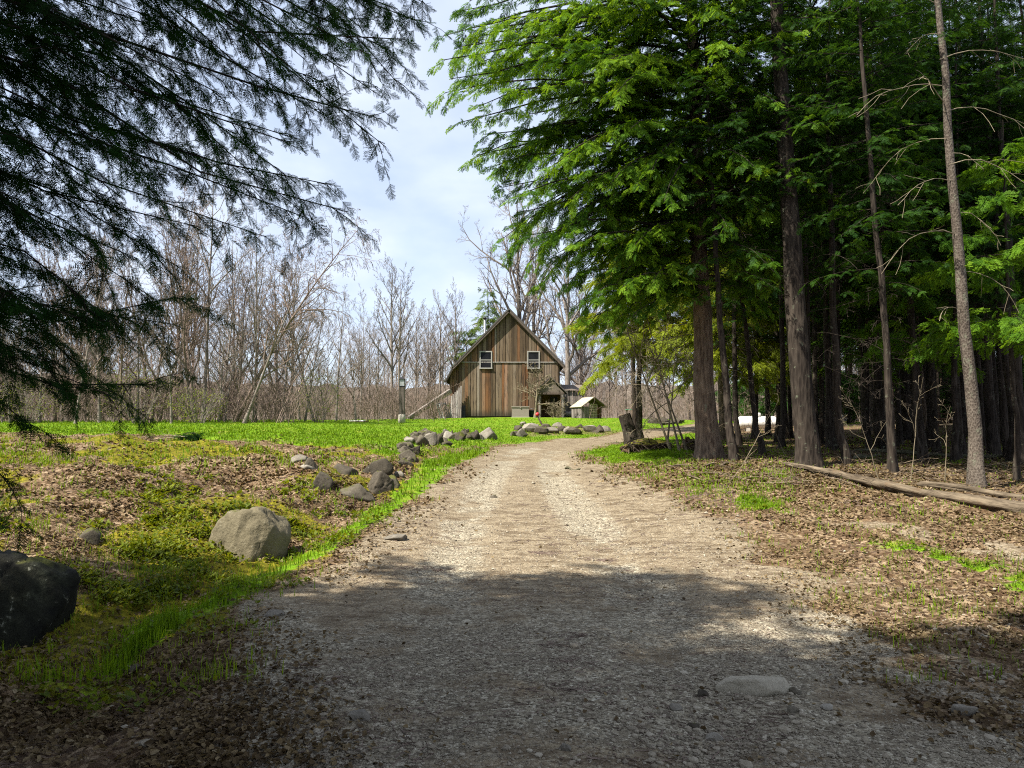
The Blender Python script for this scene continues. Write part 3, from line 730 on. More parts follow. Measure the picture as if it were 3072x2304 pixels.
# ------------------------------------------------------------------ barn and what stands round it
def woodmat(name, stops, bs=.4, foot_dark=0.):
    m, nt, out = new_mat(name); g = NT(nt); o = g.obj()
    n = g.noise(g.mapv(o, (22, 22, 1.1)), 1.5, 6, .65, .3); n2 = g.noise(g.mapv(o, (1.4, 1.4, .5)), 1.2, 4, .6)
    t = g.attr('tint').outputs['Fac']
    f = g.math('ADD', g.math('MULTIPLY', t, .62), g.math('ADD', g.math('MULTIPLY', n, .28), g.math('MULTIPLY', n2, .22)))
    col = g.ramp(f, stops)
    x = g.attr('aux').outputs['Fac']
    col = g.mix(g.math('MULTIPLY', x, g.mr(n2, .3, .6, .35, 1.)), col, g.mix(.5, col, (.27, .10, .03), 'MIX'))
    col = g.mix(g.mr(g.noise(g.mapv(o, (8, 8, .7)), 1.6, 5, .65), .5, .68, 0, .8), col, (.028, .02, .016))
    if foot_dark:   # boards get darker towards the foot, with a ragged upper edge
        s = g.n('ShaderNodeSeparateXYZ'); g.l(o, s.inputs[0])
        k = g.mr(g.math('ADD', s.outputs[2], g.math('MULTIPLY', g.math('SUBTRACT', n, .5), 1.2)), .15, .75, foot_dark, 0)
        col = g.mix(k, col, (.03, .027, .02))
    g.l(g.bsdf(col, .85, g.bump(n, bs, .01), spec=.2), out.inputs[0]); MAT[name] = m
BARN = [(.14, (.018, .013, .009)), (.3, (.06, .04, .023)), (.48, (.125, .086, .052)), (.64, (.175, .13, .088)), (.8, (.225, .185, .145)), (.95, (.36, .32, .265))]
woodmat('barn_boards', BARN, .4, .8)
woodmat('grey_boards', [(.1, (.06, .05, .045)), (.5, (.2, .17, .15)), (.9, (.36, .33, .30))])
woodmat('brown_post', [(.1, (.05, .04, .033)), (.5, (.12, .1, .085)), (.9, (.2, .175, .15))])
woodmat('trim_wood', [(.1, (.03, .024, .02)), (.5, (.095, .072, .058)), (.9, (.19, .15, .12))])
woodmat('pale_wood', [(.1, (.17, .13, .08)), (.5, (.32, .26, .17)), (.9, (.48, .42, .31))])
woodmat('brown_wood', [(.1, (.05, .026, .015)), (.5, (.15, .08, .045)), (.9, (.26, .15, .09))])
plainmat('roof_shingle', (.075, .066, .06), .9, var=.4, scale=9, bump=.5)
plainmat('porch_shingle', (.13, .105, .085), .9, var=.3, scale=14, bump=.5)
plainmat('window_frame', (.29, .275, .25), .6, var=.12)
plainmat('concrete', (.42, .38, .32), .9, var=.2, scale=9, bump=.4)
plainmat('box_metal', (.23, .195, .165), .55, var=.08, scale=3, bump=.05)
plainmat('galvanised', (.45, .45, .46), .35, .9, var=.15)
plainmat('black_metal', (.02, .02, .021), .5, .3)
plainmat('blue_tarp', (.02, .03, .06), .5, var=.3)
plainmat('foam_panel', (.46, .52, .50), .7, var=.1)
plainmat('white_paint', (.72, .70, .66), .45, var=.08, scale=3, bump=.05)
plainmat('shed_panel', (.66, .68, .70), .5, .0, var=.1, scale=2, bump=.05)
plainmat('rubber', (.03, .03, .032), .7)
plainmat('red_paint', (.42, .03, .035), .4)
plainmat('green_paint', (.10, .22, .15), .5)
plainmat('brick_red', (.2, .09, .06), .9, var=.3)
plainmat('interior_dark', (.03, .025, .022), .9)
def glassmat():
    m, nt, out = new_mat('dark_glass'); g = NT(nt)
    n = g.noise(g.obj(), 1.2, 2, .5)
    g.l(g.bsdf(g.ramp(n, [(.3, (.006, .006, .008)), (.7, (.02, .02, .024))]), .12, spec=.35), out.inputs[0]); MAT['dark_glass'] = m
    m, nt, out = new_mat('lamp_glass'); g = NT(nt)
    g.l(g.bsdf((.35, .36, .36), .15, spec=.5), out.inputs[0]); MAT['lamp_glass'] = m
glassmat()

def boards(mb, x0, x1, zlo, zhi, y, r, wmin=.15, wmax=.26, thick=.028, tone=(.5, .2), org=0.15, gap=.018):
    """upright boards; zlo / zhi are functions of x"""
    x = x0
    while x < x1 - .02:
        w = min(r.uniform(wmin, wmax), x1 - x)
        a, b = x + gap / 2, x + w - gap / 2
        if b - a > .02:
            t = float(np.clip(r.normal(tone[0] - .04, tone[1] * 1.0), .03, .98)); dy = r.uniform(0, .02)
            if r.random() < .2: t = r.uniform(.03, .2)
            if r.random() < .35: b -= .025
            if r.random() < .10: t = r.uniform(.7, .9)
            box(mb, a, b, y - thick - dy, y, zlo((a + b) / 2), zhi(a), t, float(r.random() < org) * r.uniform(.4, 1), zr=zhi(b))
        x += w

def build_barn():
    bx, by = -.21, 55.
    bz = float(on(bx, by)[2]) - .02
    r = np.random.default_rng(4)
    root = thing('barn', 'weathered brown board barn with a steep gable standing on the lawn', 'barn', (bx, by, bz))
    HP, SL = 8.02, 1.035
    rl = lambda x: HP - .16 - SL * abs(x)
    w = MB()
    boards(w, -3.77, 3.74, lambda x: .1, lambda x: min(4.13, rl(x)), 0., r, tone=(.5, .19), org=.14)
    u = MB()
    boards(u, -3.62, 3.6, lambda x: 4.10, lambda x: max(4.11, rl(x)), -.035, r, tone=(.46, .15), org=.34)
    box(w, -3.74, 3.71, .004, .05, 0., 3.9, .06)
    V = np.array([[-3.7, .02, 3.9], [3.7, .02, 3.9], [0, .02, 7.75], [-3.7, .06, 3.9], [3.7, .06, 3.9], [0, .06, 7.75]])
    w.add(V, [[0, 1, 2], [5, 4, 3]], .06)
    fw = w.build('front_wall', MAT['barn_boards'], root)
    u.build('gable_boards', MAT['barn_boards'], fw)
    m = MB(); box(m, -3.72, 3.7, -.10, -.066, 4.09, 4.15, .9); m.build('belt_board', MAT['grey_boards'], fw)
    m = MB(); box(m, -3.8, 3.8, .06, 9.2, -.5, .12, .5); m.build('foundation', MAT['concrete'], root)
    # long side walls and back
    s = MB()
    R90 = np.array([[0., -1, 0], [1, 0, 0], [0, 0, 1]])
    for side in (-1, 1):
        t = MB(); boards(t, .0, 9.2, lambda x: .1, lambda x: 4.0, 0., r, tone=(.5, .18), org=.5)
        M = R90 if side > 0 else np.array([[0., 1, 0], [1, 0, 0], [0, 0, 1]])
        s.merge(t, M, (3.74 * side + (.0 if side > 0 else -.0), .07, 0))
    t = MB(); boards(t, -3.7, 3.7, lambda x: .1, lambda x: rl(x), 0, r); s.merge(t, None, (0, 9.3, 0))
    s.build('side_walls', MAT['barn_boards'], root)
    # lean-to strip at the left corner, set a little back, bright orange under its eave
    l = MB(); boards(l, -4.40, -3.78, lambda x: .1, lambda x: 3.42 + (x + 4.4) * .75, .18, r, .12, .17, tone=(.5, .1), org=1.)
    l2 = MB(); boards(l2, .2, 6., lambda x: .1, lambda x: 3.3, 0, r, org=.6); l.merge(l2, np.array([[0., 1, 0], [1, 0, 0], [0, 0, 1]]), (-4.40, .0, 0))
    l.build('lean_to_wall', MAT['barn_boards'], root)
    # roof slabs
    rf = MB()
    def slab(xa, za, xb, zb, y0, y1, th=.10):
        d = unit(np.array([xb - xa, zb - za])); n = np.array([-d[1], d[0]]);  n = n * np.sign(n[1])
        P = [(xa, za), (xb, zb), (xb + n[0] * th, zb + n[1] * th), (xa + n[0] * th, za + n[1] * th)]
        V = [[p[0], y, p[1]] for y in (y0, y1) for p in P]
        return V, [[0, 1, 2, 3], [7, 6, 5, 4], [0, 4, 5, 1], [1, 5, 6, 2], [2, 6, 7, 3], [3, 7, 4, 0]]
    for sg in (-1, 1):
        e = 4.15 if sg < 0 else 4.1
        V, F = slab(0 + .0 * sg, HP, sg * e, HP - SL * e - .0, -.42, 9.6); rf.add(V, F, .5)
    V, F = slab(-4.14, HP - SL * 4.14 - .01, -4.72, HP - SL * 4.14 - 1.10, -.40, 6.4, .08); rf.add(V, F, .45)
    ro = rf.build('roof', MAT['roof_shingle'], root)
    tr = MB()
    for sg in (-1, 1):
        e = 4.13 if sg < 0 else 4.08
        V, F = slab(sg * .02, HP - .20, sg * e, HP - .18 - SL * e, -.40, -.36, .17); tr.add(V, F, .5)
        V, F = slab(sg * .02, HP - .26, sg * (e - .1), HP - .22 - SL * (e - .1), -.355, -.06, .05); tr.add(V, F, .3)
    V, F = slab(-4.12, HP - .12 - SL * 4.14, -4.68, HP - SL * 4.14 - 1.16, -.38, -.345, .12); tr.add(V, F, .5)
    tr.build('rake_board', MAT['trim_wood'], ro)
    # stovepipe with cap, flashing on the left slope
    p = MB(); lathe(p, [(.085, 5.9), (.085, 7.5), (.0, 7.5)], 14, (-1.86, .9, 0)); so = p.build('stovepipe', MAT['galvanised'], root, True)
    p = MB(); lathe(p, [(.0, 7.5), (.15, 7.52), (.15, 7.60), (.03, 7.68), (0, 7.68)], 14, (-1.86, .9, 0)); p.build('rain_cap', MAT['black_metal'], so, True)
    # windows
    for x0, x1 in ((-2.21, -1.27), (1.34, 2.28)):
        z0, z1 = 3.62, 4.95; yf = -.075
        f = MB(); t = .085
        box(f, x0, x0 + t, yf - .06, yf, z0, z1, .5); box(f, x1 - t, x1, yf - .06, yf, z0, z1, .5)
        box(f, x0 + t, x1 - t, yf - .062, yf, z1 - t, z1, .5); box(f, x0 - .02, x1 + .02, yf - .09, yf, z0 - .0, z0 + t, .6)
        wo = f.build('window', MAT['window_frame'], root)
        zm = (z0 + z1) / 2
        g = MB(); box(g, x0 + t, x1 - t, yf - .045, yf - .003, zm - .035, zm + .025, .6); g.build('sash_rail', MAT['window_frame'], wo)
        for a, b in ((z0 + t, zm - .035), (zm + .025, z1 - t)):
            g = MB(); box(g, x0 + t, x1 - t, yf - .022, yf - .004, a, b, .5); g.build('pane', MAT['dark_glass'], wo)
    # entry porch
    px, yd, ph = 3.0, 1.55, 2.86
    po = MB()
    box(po, px - .72, px - .66, -yd + .05, -.05, 0, 1.78, .3); boards(po, -.0, .0, lambda x: 0, lambda x: 1, 0, r)
    pw = po.build('entry_porch', MAT['trim_wood'], root)
    q = MB()
    V = np.array([[px - .98, -yd, 1.78], [px + .98, -yd, 1.78], [px, -yd, 2.74], [px - .98, -yd + .06, 1.78], [px + .98, -yd + .06, 1.78], [px, -yd + .06, 2.74]])
    q.add(V, [[0, 1, 2], [5, 4, 3]], .5); q.add(V, [[0, 3, 4, 1], [1, 4, 5, 2], [2, 5, 3, 0]], .4); q.build('porch_gable', MAT['porch_shingle'], pw)
    q = MB()
    for sg in (-1, 1):
        V, F = slab(sg * .0, ph, sg * 1.2, ph - 1.17, -yd - .16, -.12, .07); V = np.array(V) + np.array([px, 0, 0]); q.add(V, F, .4)
    q.build('porch_roof', MAT['roof_shingle'], pw)
    q = MB(); box(q, px - .98, px + .98, -yd - .02, -yd + .08, 1.64, 1.78, .4); q.build('porch_lintel', MAT['trim_wood'], pw)
    for xx in (px - .86, px + .82):
        q = MB(); box(q, xx, xx + .12, -yd - .01, -yd + .11, -.05, 1.64, .55); q.build('post', MAT['grey_boards'], pw)
    q = MB(); box(q, px + .70, px + .76, -yd + .12, -.06, 0, 1.7, .2); box(q, px - .66, px - .1, -.09, -.055, .05, 1.70, .35); q.build('porch_side', MAT['brown_wood'], pw)
    q = MB(); box(q, px - .1, px + .69, -.10, -.06, .08, 1.70, .3); d = q.build('door', MAT['brown_wood'], pw)
    q = MB(); box(q, px + .04, px + .58, -.115, -.105, .8, 1.55, .3); d2 = q.build('door_pane', MAT['dark_glass'], pw)
    q = MB(); box(q, px - .25, px + .05, -yd - .03, -yd - .005, 2.08, 2.14, .8); q.build('sign_board', MAT['grey_boards'], pw)
    # ---- things near the barn (positions relative to the barn's own corner)
    def T(name, label, cat, x, y, rz=0., group=None):
        p = on(bx + x, by + y); return thing(name, label, cat, (p[0], p[1], p[2] - .02), rz, group)
    t = T('utility_box', 'grey-brown metal utility box with a lid against the barn front', 'utility box', .82, -.75)
    m = MB(); box(m, -.62, .62, -.35, .35, .06, .74, .5); m.build('cabinet', MAT['box_metal'], t)
    m = MB(); box(m, -.66, .66, -.39, .39, .745, .83, .6); box(m, -.04, .04, -.41, -.392, .70, .77, .6); m.build('lid', MAT['box_metal'], t)
    m = MB(); box(m, -.66, .66, -.36, .36, -.1, .058, .4); m.build('plinth', MAT['concrete'], t)
    t = T('bucket', 'dark blue tub beside the utility box', 'tub', 1.66, -.6)
    m = MB(); lathe(m, [(0, 0), (.19, 0), (.25, .5), (.27, .5), (.27, .53), (.23, .53), (.18, .06), (0, .05)], 18); m.build('tub', MAT['blue_tarp'], t, True)
    m = MB(); an = np.linspace(0, PI, 12); P = np.stack([.25 * np.cos(an), 0 * an - .05, .5 + .16 * np.sin(an)], -1); tubes(m, P, np.full(12, .012), 6); m.build('handle', MAT['galvanised'], t)
    t = T('leaning_board', 'dark slate board leaning on the barn front at its left corner', 'board', -3.5, -.16)
    m = MB(); 
    for i in range(3): beam(m, (-.16 + .17 * i, -.10, 0), (-.16 + .17 * i, .0, .84 + .05 * i), .15, .03, .3 + .1 * i, up=(0, 1, 0))
    m.build('boards', MAT['black_metal'], t)
    # grey shed behind the porch
    t = T('side_shed', 'low grey board shed standing behind the porch at the right of the barn', 'shed', 4.65, 1.0)
    m = MB(); boards(m, -.75, .85, lambda x: .0, lambda x: 2.0, -.6, r, .14, .2, tone=(.45, .12), org=0)
    t3 = MB(); boards(t3, -.6, 1.2, lambda x: .0, lambda x: 2.0, 0, r, .14, .2, tone=(.4, .12), org=0); m.merge(t3, R90, (.86, 0., 0))
    m.build('wall', MAT['grey_boards'], t)
    m = MB(); V, F = slab(-.85, 2.02, 1.0, 2.0, -.8, 1.4, .06); V = np.array(V); V[[4, 5, 6, 7], 2] += .5; m.add(V, F, .6); m.build('roof', MAT['porch_shingle'], t)
    t = T('drum', 'grey drum lying on its side below the low grey shed', 'drum', 4.55, -.5)
    m = MB(); lathe(m, [(0, -.42), (.2, -.42), (.215, -.4), (.2, -.15), (.215, -.13), (.2, -.11), (.2, .11), (.215, .13), (.2, .15), (.215, .4), (.2, .42), (0, .42)], 18, (0, 0, .25), axis='x'); m.build('barrel', MAT['box_metal'], t, True)
    m = MB(); 
    for xx in (-.25, .25): box(m, xx - .04, xx + .04, -.2, .2, 0, .07, .4)
    m.build('skid', MAT['trim_wood'], t)
    # boards and beam stacked at the left corner
    t = T('plank_stack', 'tall grey weathered planks standing against the left corner of the barn', 'plank stack', -3.95, -.35)
    for i, xx in enumerate(np.linspace(-.34, .36, 6)):
        m = MB(); h = 1.62 + .15 * i + r.uniform(-.05, .05)
        beam(m, (xx, -.28 + .02 * i, 0), (xx + .03, .0, h), .115, .028, .5 + .4 * (i % 3 == 0), up=(0, 1, 0)); m.build('plank', MAT['grey_boards'], t)
    t = T('foam_panels', 'pale grey-green insulation panels leaning together beside the barn', 'panel stack', -4.75, -.95)
    for i in range(4):
        m = MB(); beam(m, (-.04 + .085 * i, -.0 + .02 * i, 0), (-.44 + .105 * i, .25, 1.12 - .04 * i), .055, .62, .5, up=(1, 0, .3)) if False else None
        m = MB(); R = np.array(roty(np.array([-.33]))[0]) @ rotz(np.array([.95 + .03 * i]))[0]
        box(m, -.35, .35, -.03, .03, 0, 1.22 - .04 * i, .55 - .35 * (i % 2), M=R, off=(.10 * i, 0, .02)); m.build('panel', MAT['foam_panel' if i % 2 == 0 else 'grey_boards'], t)
    t = T('board_stack', 'dark brown boards standing on end below the leaning beam', 'board stack', -5.45, -.4)
    for i in range(6):
        m = MB(); beam(m, (-.34 + .13 * i, -.1, 0), (-.44 + .12 * i, .18, 1.35 - .02 * i), .05, .12, .2 + .6 * (i % 2), up=(0, 1, 0)); m.build('board', MAT['trim_wood' if i % 2 else 'pale_wood'], t)
    m = MB()
    a = on(bx - 7.05, by - 3.0); b = np.array([bx - 4.42, by - .2, bz + 2.0])
    c = np.array([a[0], a[1], a[2] + .10]); L = np.linalg.norm(b - c)
    t = thing('leaning_beam', 'long weathered beam leaning from the ground up to the barn corner', 'beam', tuple(a))
    beam(m, c - a, b - a, .22, .2, .5); m.build('timber', MAT['grey_boards'], t)
    m = MB(); beam(m, c - a + np.array([.1, .14, -.02]), b - a + np.array([.12, .14, -.05]), .05, .3, .8); m.build('edge_plank', MAT['pale_wood'], t)
    t = T('ground_plank', 'dark plank lying flat on the grass under the leaning beam', 'plank', -5.9, -1.3)
    m = MB(); box(m, -1.1, 1.1, -.14, .14, .03, .11, .4); box(m, -1.0, .9, .15, .25, .03, .09, .6); m.build('plank', MAT['grey_boards'], t)
    # lamp post
    p = g1(868, 913); k = p[1] / FPX
    t = thing('lamp_post', 'grey wooden lamp post with a lantern on a pale concrete footing', 'lamp post', tuple(p))
    m = MB(); lathe(m, [(.0, -.1), (8.2 * k, -.1), (7.6 * k, 17 * k), (6.6 * k, 18 * k), (0, 18 * k)], 20); m.build('footing', MAT['concrete'], t, True)
    m = MB(); box(m, -5.6 * k, 5.6 * k, -5.6 * k, 5.6 * k, 17.5 * k, 77 * k, .3); m.build('post', MAT['brown_post'], t)
    zb = 77.5 * k; la = MB(); rw = 6 * k
    box(la, -rw, rw, -rw, rw, zb, zb + 1.5 * k); 
    for sx in (-1, 1):
        for sy in (-1, 1): box(la, sx * rw - .012, sx * rw + .012, sy * rw - .012, sy * rw + .012, zb + 1.5 * k, zb + 16 * k)
    V = [[-rw * 1.2, -rw * 1.2, zb + 16 * k], [rw * 1.2, -rw * 1.2, zb + 16 * k], [rw * 1.2, rw * 1.2, zb + 16 * k], [-rw * 1.2, rw * 1.2, zb + 16 * k], [0, 0, zb + 22 * k]]
    la.add(V, [[3, 2, 1, 0]]); la.add(V, [[0, 1, 4], [1, 2, 4], [2, 3, 4], [3, 0, 4]])
    box(la, -.015, .015, -.015, .015, zb + 21 * k, zb + 25 * k)
    lo = la.build('lantern', MAT['black_metal'], t)
    m = MB(); box(m, -rw * .86, rw * .86, -rw * .86, rw * .86, zb + 1.6 * k, zb + 15.8 * k); m.build('lantern_glass', MAT['lamp_glass'], lo)
    # white board on the far lawn
    p = g1(772, 911); t = thing('white_board', 'white board lying on the lawn edge near the bare thicket', 'board', tuple(p), -.5)
    m = MB(); box(m, -.5, .5, -.1, .1, .03, .08, .8); m.build('board', MAT['white_paint'], t)
    m = MB(); box(m, -.7, .5, .15, .4, .0, .06, .4); m.build('scrap_plank', MAT['brown_wood'], t)
    # wood shed
    p = g1(1270, 904); k = p[1] / FPX
    t = thing('wood_shed', 'small open wood shed with a pale gable roof and slatted pallet ends', 'wood shed', (p[0] + .1, p[1] + .2, p[2] - .03), math.radians(24))
    W, Ln, eh, rh = 1.75, 1.35, .86, 1.52     # gable along +x side, ridge along local y
    m = MB(); t3 = MB(); boards(t3, 0, .62, lambda x: 0, lambda x: eh, 0, r, .1, .16, tone=(.45, .15), org=0); m.merge(t3, None, (-.62, 0, 0))
    t3 = MB(); boards(t3, 0, Ln, lambda x: 0, lambda x: eh, 0, r, .1, .16, tone=(.45, .15), org=0); m.merge(t3, np.array([[0., 1, 0], [1, 0, 0], [0, 0, 1]]), (-.62, 0, 0)); m.build('side_wall', MAT['grey_boards'], t)
    def pallet(x0, x1, y):
        m = MB()
        for z in np.arange(.06, 1.05, .115): box(m, x0, x1, y - .02, y, z, z + .07, .5 + .3 * r.random())
        for xx in (x0 + .02, (x0 + x1) / 2, x1 - .06): box(m, xx, xx + .05, y + .002, y + .09, 0, 1.08, .4)
        return m
    pallet(0.02, .42, .02).build('pallet_end', MAT['pale_wood'], t); pallet(.47, .72, .10).build('pallet_end', MAT['pale_wood'], t)
    m = MB(); boards(m, .80, 1.2, lambda x: 0, lambda x: eh, .3, r, .1, .16, tone=(.5, .2), org=.5); m.build('end_wall', MAT['brown_wood'], t)
    m = MB()
    for zz in range(5):
        for q in range(7): lathe(m, [(0, 0), (.075, 0), (.075, .6), (0, .6)], 8, (.12 + .16 * q + .08 * (zz % 2), .35, .1 + .15 * zz), .2 + .6 * r.random(), axis='y')
    m.build('firewood', MAT['brown_wood'], t)
    for sg, mt, xo in ((-1, 'pale_wood', -.74), (1, 'trim_wood', 1.38)):
        m = MB(); V, F = slab(.32, rh, xo, eh - .05, -.22, Ln + .1, .04); m.add(V, F, .75); m.build('roof_panel', MAT[mt], t)
    # red globe on a bent iron stake, in the flower bed
    p = g1(1178, 923); k = p[1] / FPX
    t = thing('garden_globe', 'red garden globe on a bent dark stake in the flower bed', 'garden ornament', tuple(p))
    m = MB(); s = np.linspace(0, 1, 12); P = np.stack([-k * 17 * s ** .8, 0 * s, k * 27 * s ** 1.15 - .05], -1); tubes(m, P, np.linspace(.055, .04, 12), 8); m.build('stake', MAT['trim_wood'], t, True)
    m = MB(); lathe(m, [(0, -.11), (.055, -.095), (.095, -.055), (.11, 0), (.095, .055), (.055, .095), (0, .11)], 14, (-17 * k, 0, 27 * k + .02)); m.build('globe', MAT['red_paint'], t, True)
    # things seen between the trunks
    p = g1(1636, 931); t = thing('propane_tank', 'white horizontal propane tank on saddles seen between the trunks', 'propane tank', tuple(p), -.12)
    k = p[1] / FPX; R = 13.5 * k; L = 34 * k
    an = np.linspace(-PI / 2, PI / 2, 9)
    prof = [(R * math.cos(a), -L + R * .7 * math.sin(a)) for a in an[:5]] + [(R * math.cos(a), L + R * .7 * math.sin(a)) for a in an[4:]]
    m = MB(); lathe(m, prof, 24, (0, 0, R + .12), axis='x'); m.build('tank', MAT['white_paint'], t, True)
    m = MB(); lathe(m, [(.22, 0), (.22, .16), (.16, .22), (0, .24)], 16, (0, 0, 2 * R + .08)); m.build('valve_dome', MAT['white_paint'], t, True)
    for xx in (-L * .6, L * .6):
        m = MB(); box(m, xx - .1, xx + .1, -R * .7, R * .7, -.05, .2, .5); m.build('saddle', MAT['concrete'], t)
    p = g1(1850, 910); k = p[1] / FPX
    t = thing('metal_shed', 'pale grey ribbed metal shed seen beyond the dark trunks', 'shed', (p[0], p[1] + .6, p[2] - .03))
    m = MB(); w2, h2 = 72 * k, 60 * k; box(m, -w2, w2, -.02, 2.4, .08, h2, .5)
    for xx in np.arange(-w2, w2, .3): box(m, xx, xx + .04, -.05, -.021, .08, h2 - .02, .35)
    m.build('wall', MAT['shed_panel'], t)
    m = MB(); box(m, -w2 - .08, w2 + .08, -.14, 2.5, h2 + .003, h2 + .09, .6); m.build('roof', MAT['shed_panel'], t)
    m = MB(); box(m, -.22, .8, -.075, -.055, .1, h2 - .16, .75); m.build('door', MAT['white_paint'], t)
    p = g1(2035, 921); t = thing('picnic_table', 'brown wooden picnic table in the clearing behind the trunks', 'picnic table', tuple(p), .15)
    m = MB()
    for i in range(5): box(m, -.95, .95, -.38 + .155 * i, -.24 + .155 * i, .70, .74, .4 + .1 * (i % 2))
    m.build('table_top', MAT['brown_wood'], t)
    for sy in (-1, 1):
        m = MB(); box(m, -.95, .95, sy * .72 - .13, sy * .72 + .13, .42, .46, .5); m.build('bench', MAT['brown_wood'], t)
    for xx in (-.7, .7):
        m = MB()
        for sy in (-1, 1): beam(m, (xx, sy * .2, .70), (xx, sy * .62, 0), .09, .04, .4, up=(1, 0, 0))
        box(m, xx + .023, xx + .06, -.8, .8, .34, .415, .4); m.build('leg_frame', MAT['brown_wood'], t)
    p = g1(2140, 921); t = thing('cart_wheel', 'pale old cart wheel propped between dark trunks', 'wheel', (p[0], p[1], p[2] + .28), 0)
    an = np.linspace(0, 2 * PI, 25); m = MB(); tubes(m, np.stack([.3 * np.cos(an), 0 * an, .3 * np.sin(an)], -1), np.full(25, .022), 6); m.build('rim', MAT['galvanised'], t, True)
    m = MB()
    for a in np.arange(0, PI, PI / 5): tubes(m, np.array([[-.3 * math.cos(a), 0, -.3 * math.sin(a)], [0, 0, 0.001], [.3 * math.cos(a), 0, .3 * math.sin(a)]]), np.full(3, .012), 5)
    m.build('spokes', MAT['galvanised'], t); m = MB(); lathe(m, [(0, -.06), (.05, -.06), (.05, .06), (0, .06)], 10, axis='y'); m.build('hub', MAT['black_metal'], t)
    # small green-topped table far behind the wood shed
    p = g1(1368, 907); p = on(p[0] - .1, p[1]); t = thing('garden_table', 'small green-topped table beyond the wood shed', 'table', tuple(p))
    m = MB(); box(m, -.4, .4, -.3, .3, .68, .73, .5); m.build('table_top', MAT['green_paint'], t)
    for sx in (-1, 1):
        for sy in (-1, 1): m = MB(); box(m, sx * .34 - .025, sx * .34 + .025, sy * .25 - .025, sy * .25 + .025, -.05, .678, .5); m.build('leg', MAT['trim_wood'], t)
build_barn()
# ------------------------------------------------------------------ vegetation
def lerp_poly(P, t):
    """P (N,K,3), t (N,) in 0..1 -> point, tangent"""
    N, K, _ = P.shape; f = np.clip(t, 0, .9999) * (K - 1); i = f.astype(int); f = (f - i)[:, None]
    a = P[np.arange(N), i]; b = P[np.arange(N), i + 1]
    return a * (1 - f) + b * f, unit(b - a)
def plen(P): return np.linalg.norm(np.diff(P, axis=1), axis=-1).sum(1)
def paths(o, d, L, K, up=0., wob=.1, r=rng):
    """curved polylines from o along d; up bends them per unit of t"""
    N = len(o); P = np.zeros((N, K, 3)); P[:, 0] = o; d = unit(d); st = (L / (K - 1))[:, None]
    for k in range(1, K):
        d = unit(d + np.array([0, 0, 1.]) * (np.asarray(up).reshape(-1, 1) if np.ndim(up) else up) / (K - 1) + r.normal(0, wob, (N, 3)) / math.sqrt(K))
        P[:, k] = P[:, k - 1] + d * st
    return P
def grow(P, R, n, t0, t1, ang, lr, K, up=.2, wob=.3, rr=.6, r=rng, taper=.25, lmin=.0):
    N = len(P); idx = np.repeat(np.arange(N), n); j = np.tile(np.arange(n), N)
    t = t0 + (t1 - t0) * (j + r.uniform(0, 1, N * n)) / n
    o, tg = lerp_poly(P[idx], t)
    az = j * 2.4 + np.repeat(r.uniform(0, 6.28, N), n) + r.normal(0, .4, N * n)
    ref = np.where(np.abs(tg[:, 2:3]) > .9, np.array([[1., 0, 0]]), np.array([[0, 0, 1.]]))
    a = unit(np.cross(tg, ref)); b = np.cross(tg, a)
    an = np.radians(r.normal(ang, ang * .18, N * n))
    d = tg * np.cos(an)[:, None] + (a * np.cos(az)[:, None] + b * np.sin(az)[:, None]) * np.sin(an)[:, None]
    L = np.maximum(plen(P)[idx] * lr * (1.1 - .6 * t) * r.uniform(.6, 1.15, N * n), lmin)
    Pc = paths(o, d, L, K, up, wob, r)
    rp = R[idx, 0] + (R[idx, -1] - R[idx, 0]) * t
    Rc = (rp * rr)[:, None] * np.linspace(1, taper, K)[None]
    return Pc, Rc

# --- leafless trees -------------------------------------------------
def bare_tree(seed, Ht, R0, lv, sides=(8, 5, 3, 3, 3), wob=.12, lean=(0, 0), rmin=.006, K0=9, bend=0.):
    r = np.random.default_rng(seed)
    s = np.linspace(0, 1, K0)
    ax = np.stack([lean[0] * s * Ht * (1 + bend * s) + wob * .25 * Ht * .1 * np.cumsum(r.normal(0, 1, K0)) * s, lean[1] * s * Ht + wob * .25 * Ht * .1 * np.cumsum(r.normal(0, 1, K0)) * s, s * Ht * (1 - .35 * max(bend, 0) * s * s) - .12], -1)
    P = ax[None]; R = (R0 * (1 - .88 * s) * (1 + .45 * np.exp(-s * Ht / .35)))[None]
    tr, br = MB(), MB()
    tubes(tr, P, np.maximum(R, rmin), sides[0])
    for q, kw in enumerate(lv):
        P, R = grow(P, R, r=r, **kw)
        tubes(br, P, np.maximum(R, rmin), sides[min(q + 1, 4)], np.clip(r.normal(.5, .2, len(P)), 0, 1))
    return tr, br
def lv(n1, n2, n3, n4=0, a=(42, 40, 42, 45), l=(.42, .45, .5, .5), t0=.25, up=(.35, .3, .2, .1), wob=.35):
    out = [dict(n=n1, t0=t0, t1=.98, ang=a[0], lr=l[0], K=6, up=up[0], wob=wob, rr=.55), dict(n=n2, t0=.2, t1=1., ang=a[1], lr=l[1], K=5, up=up[1], wob=wob, rr=.6),
           dict(n=n3, t0=.15, t1=1., ang=a[2], lr=l[2], K=4, up=up[2], wob=wob, rr=.65)]
    if n4: out.append(dict(n=n4, t0=.1, t1=1., ang=a[3], lr=l[3], K=3, up=up[3], wob=wob, rr=.7))
    return out

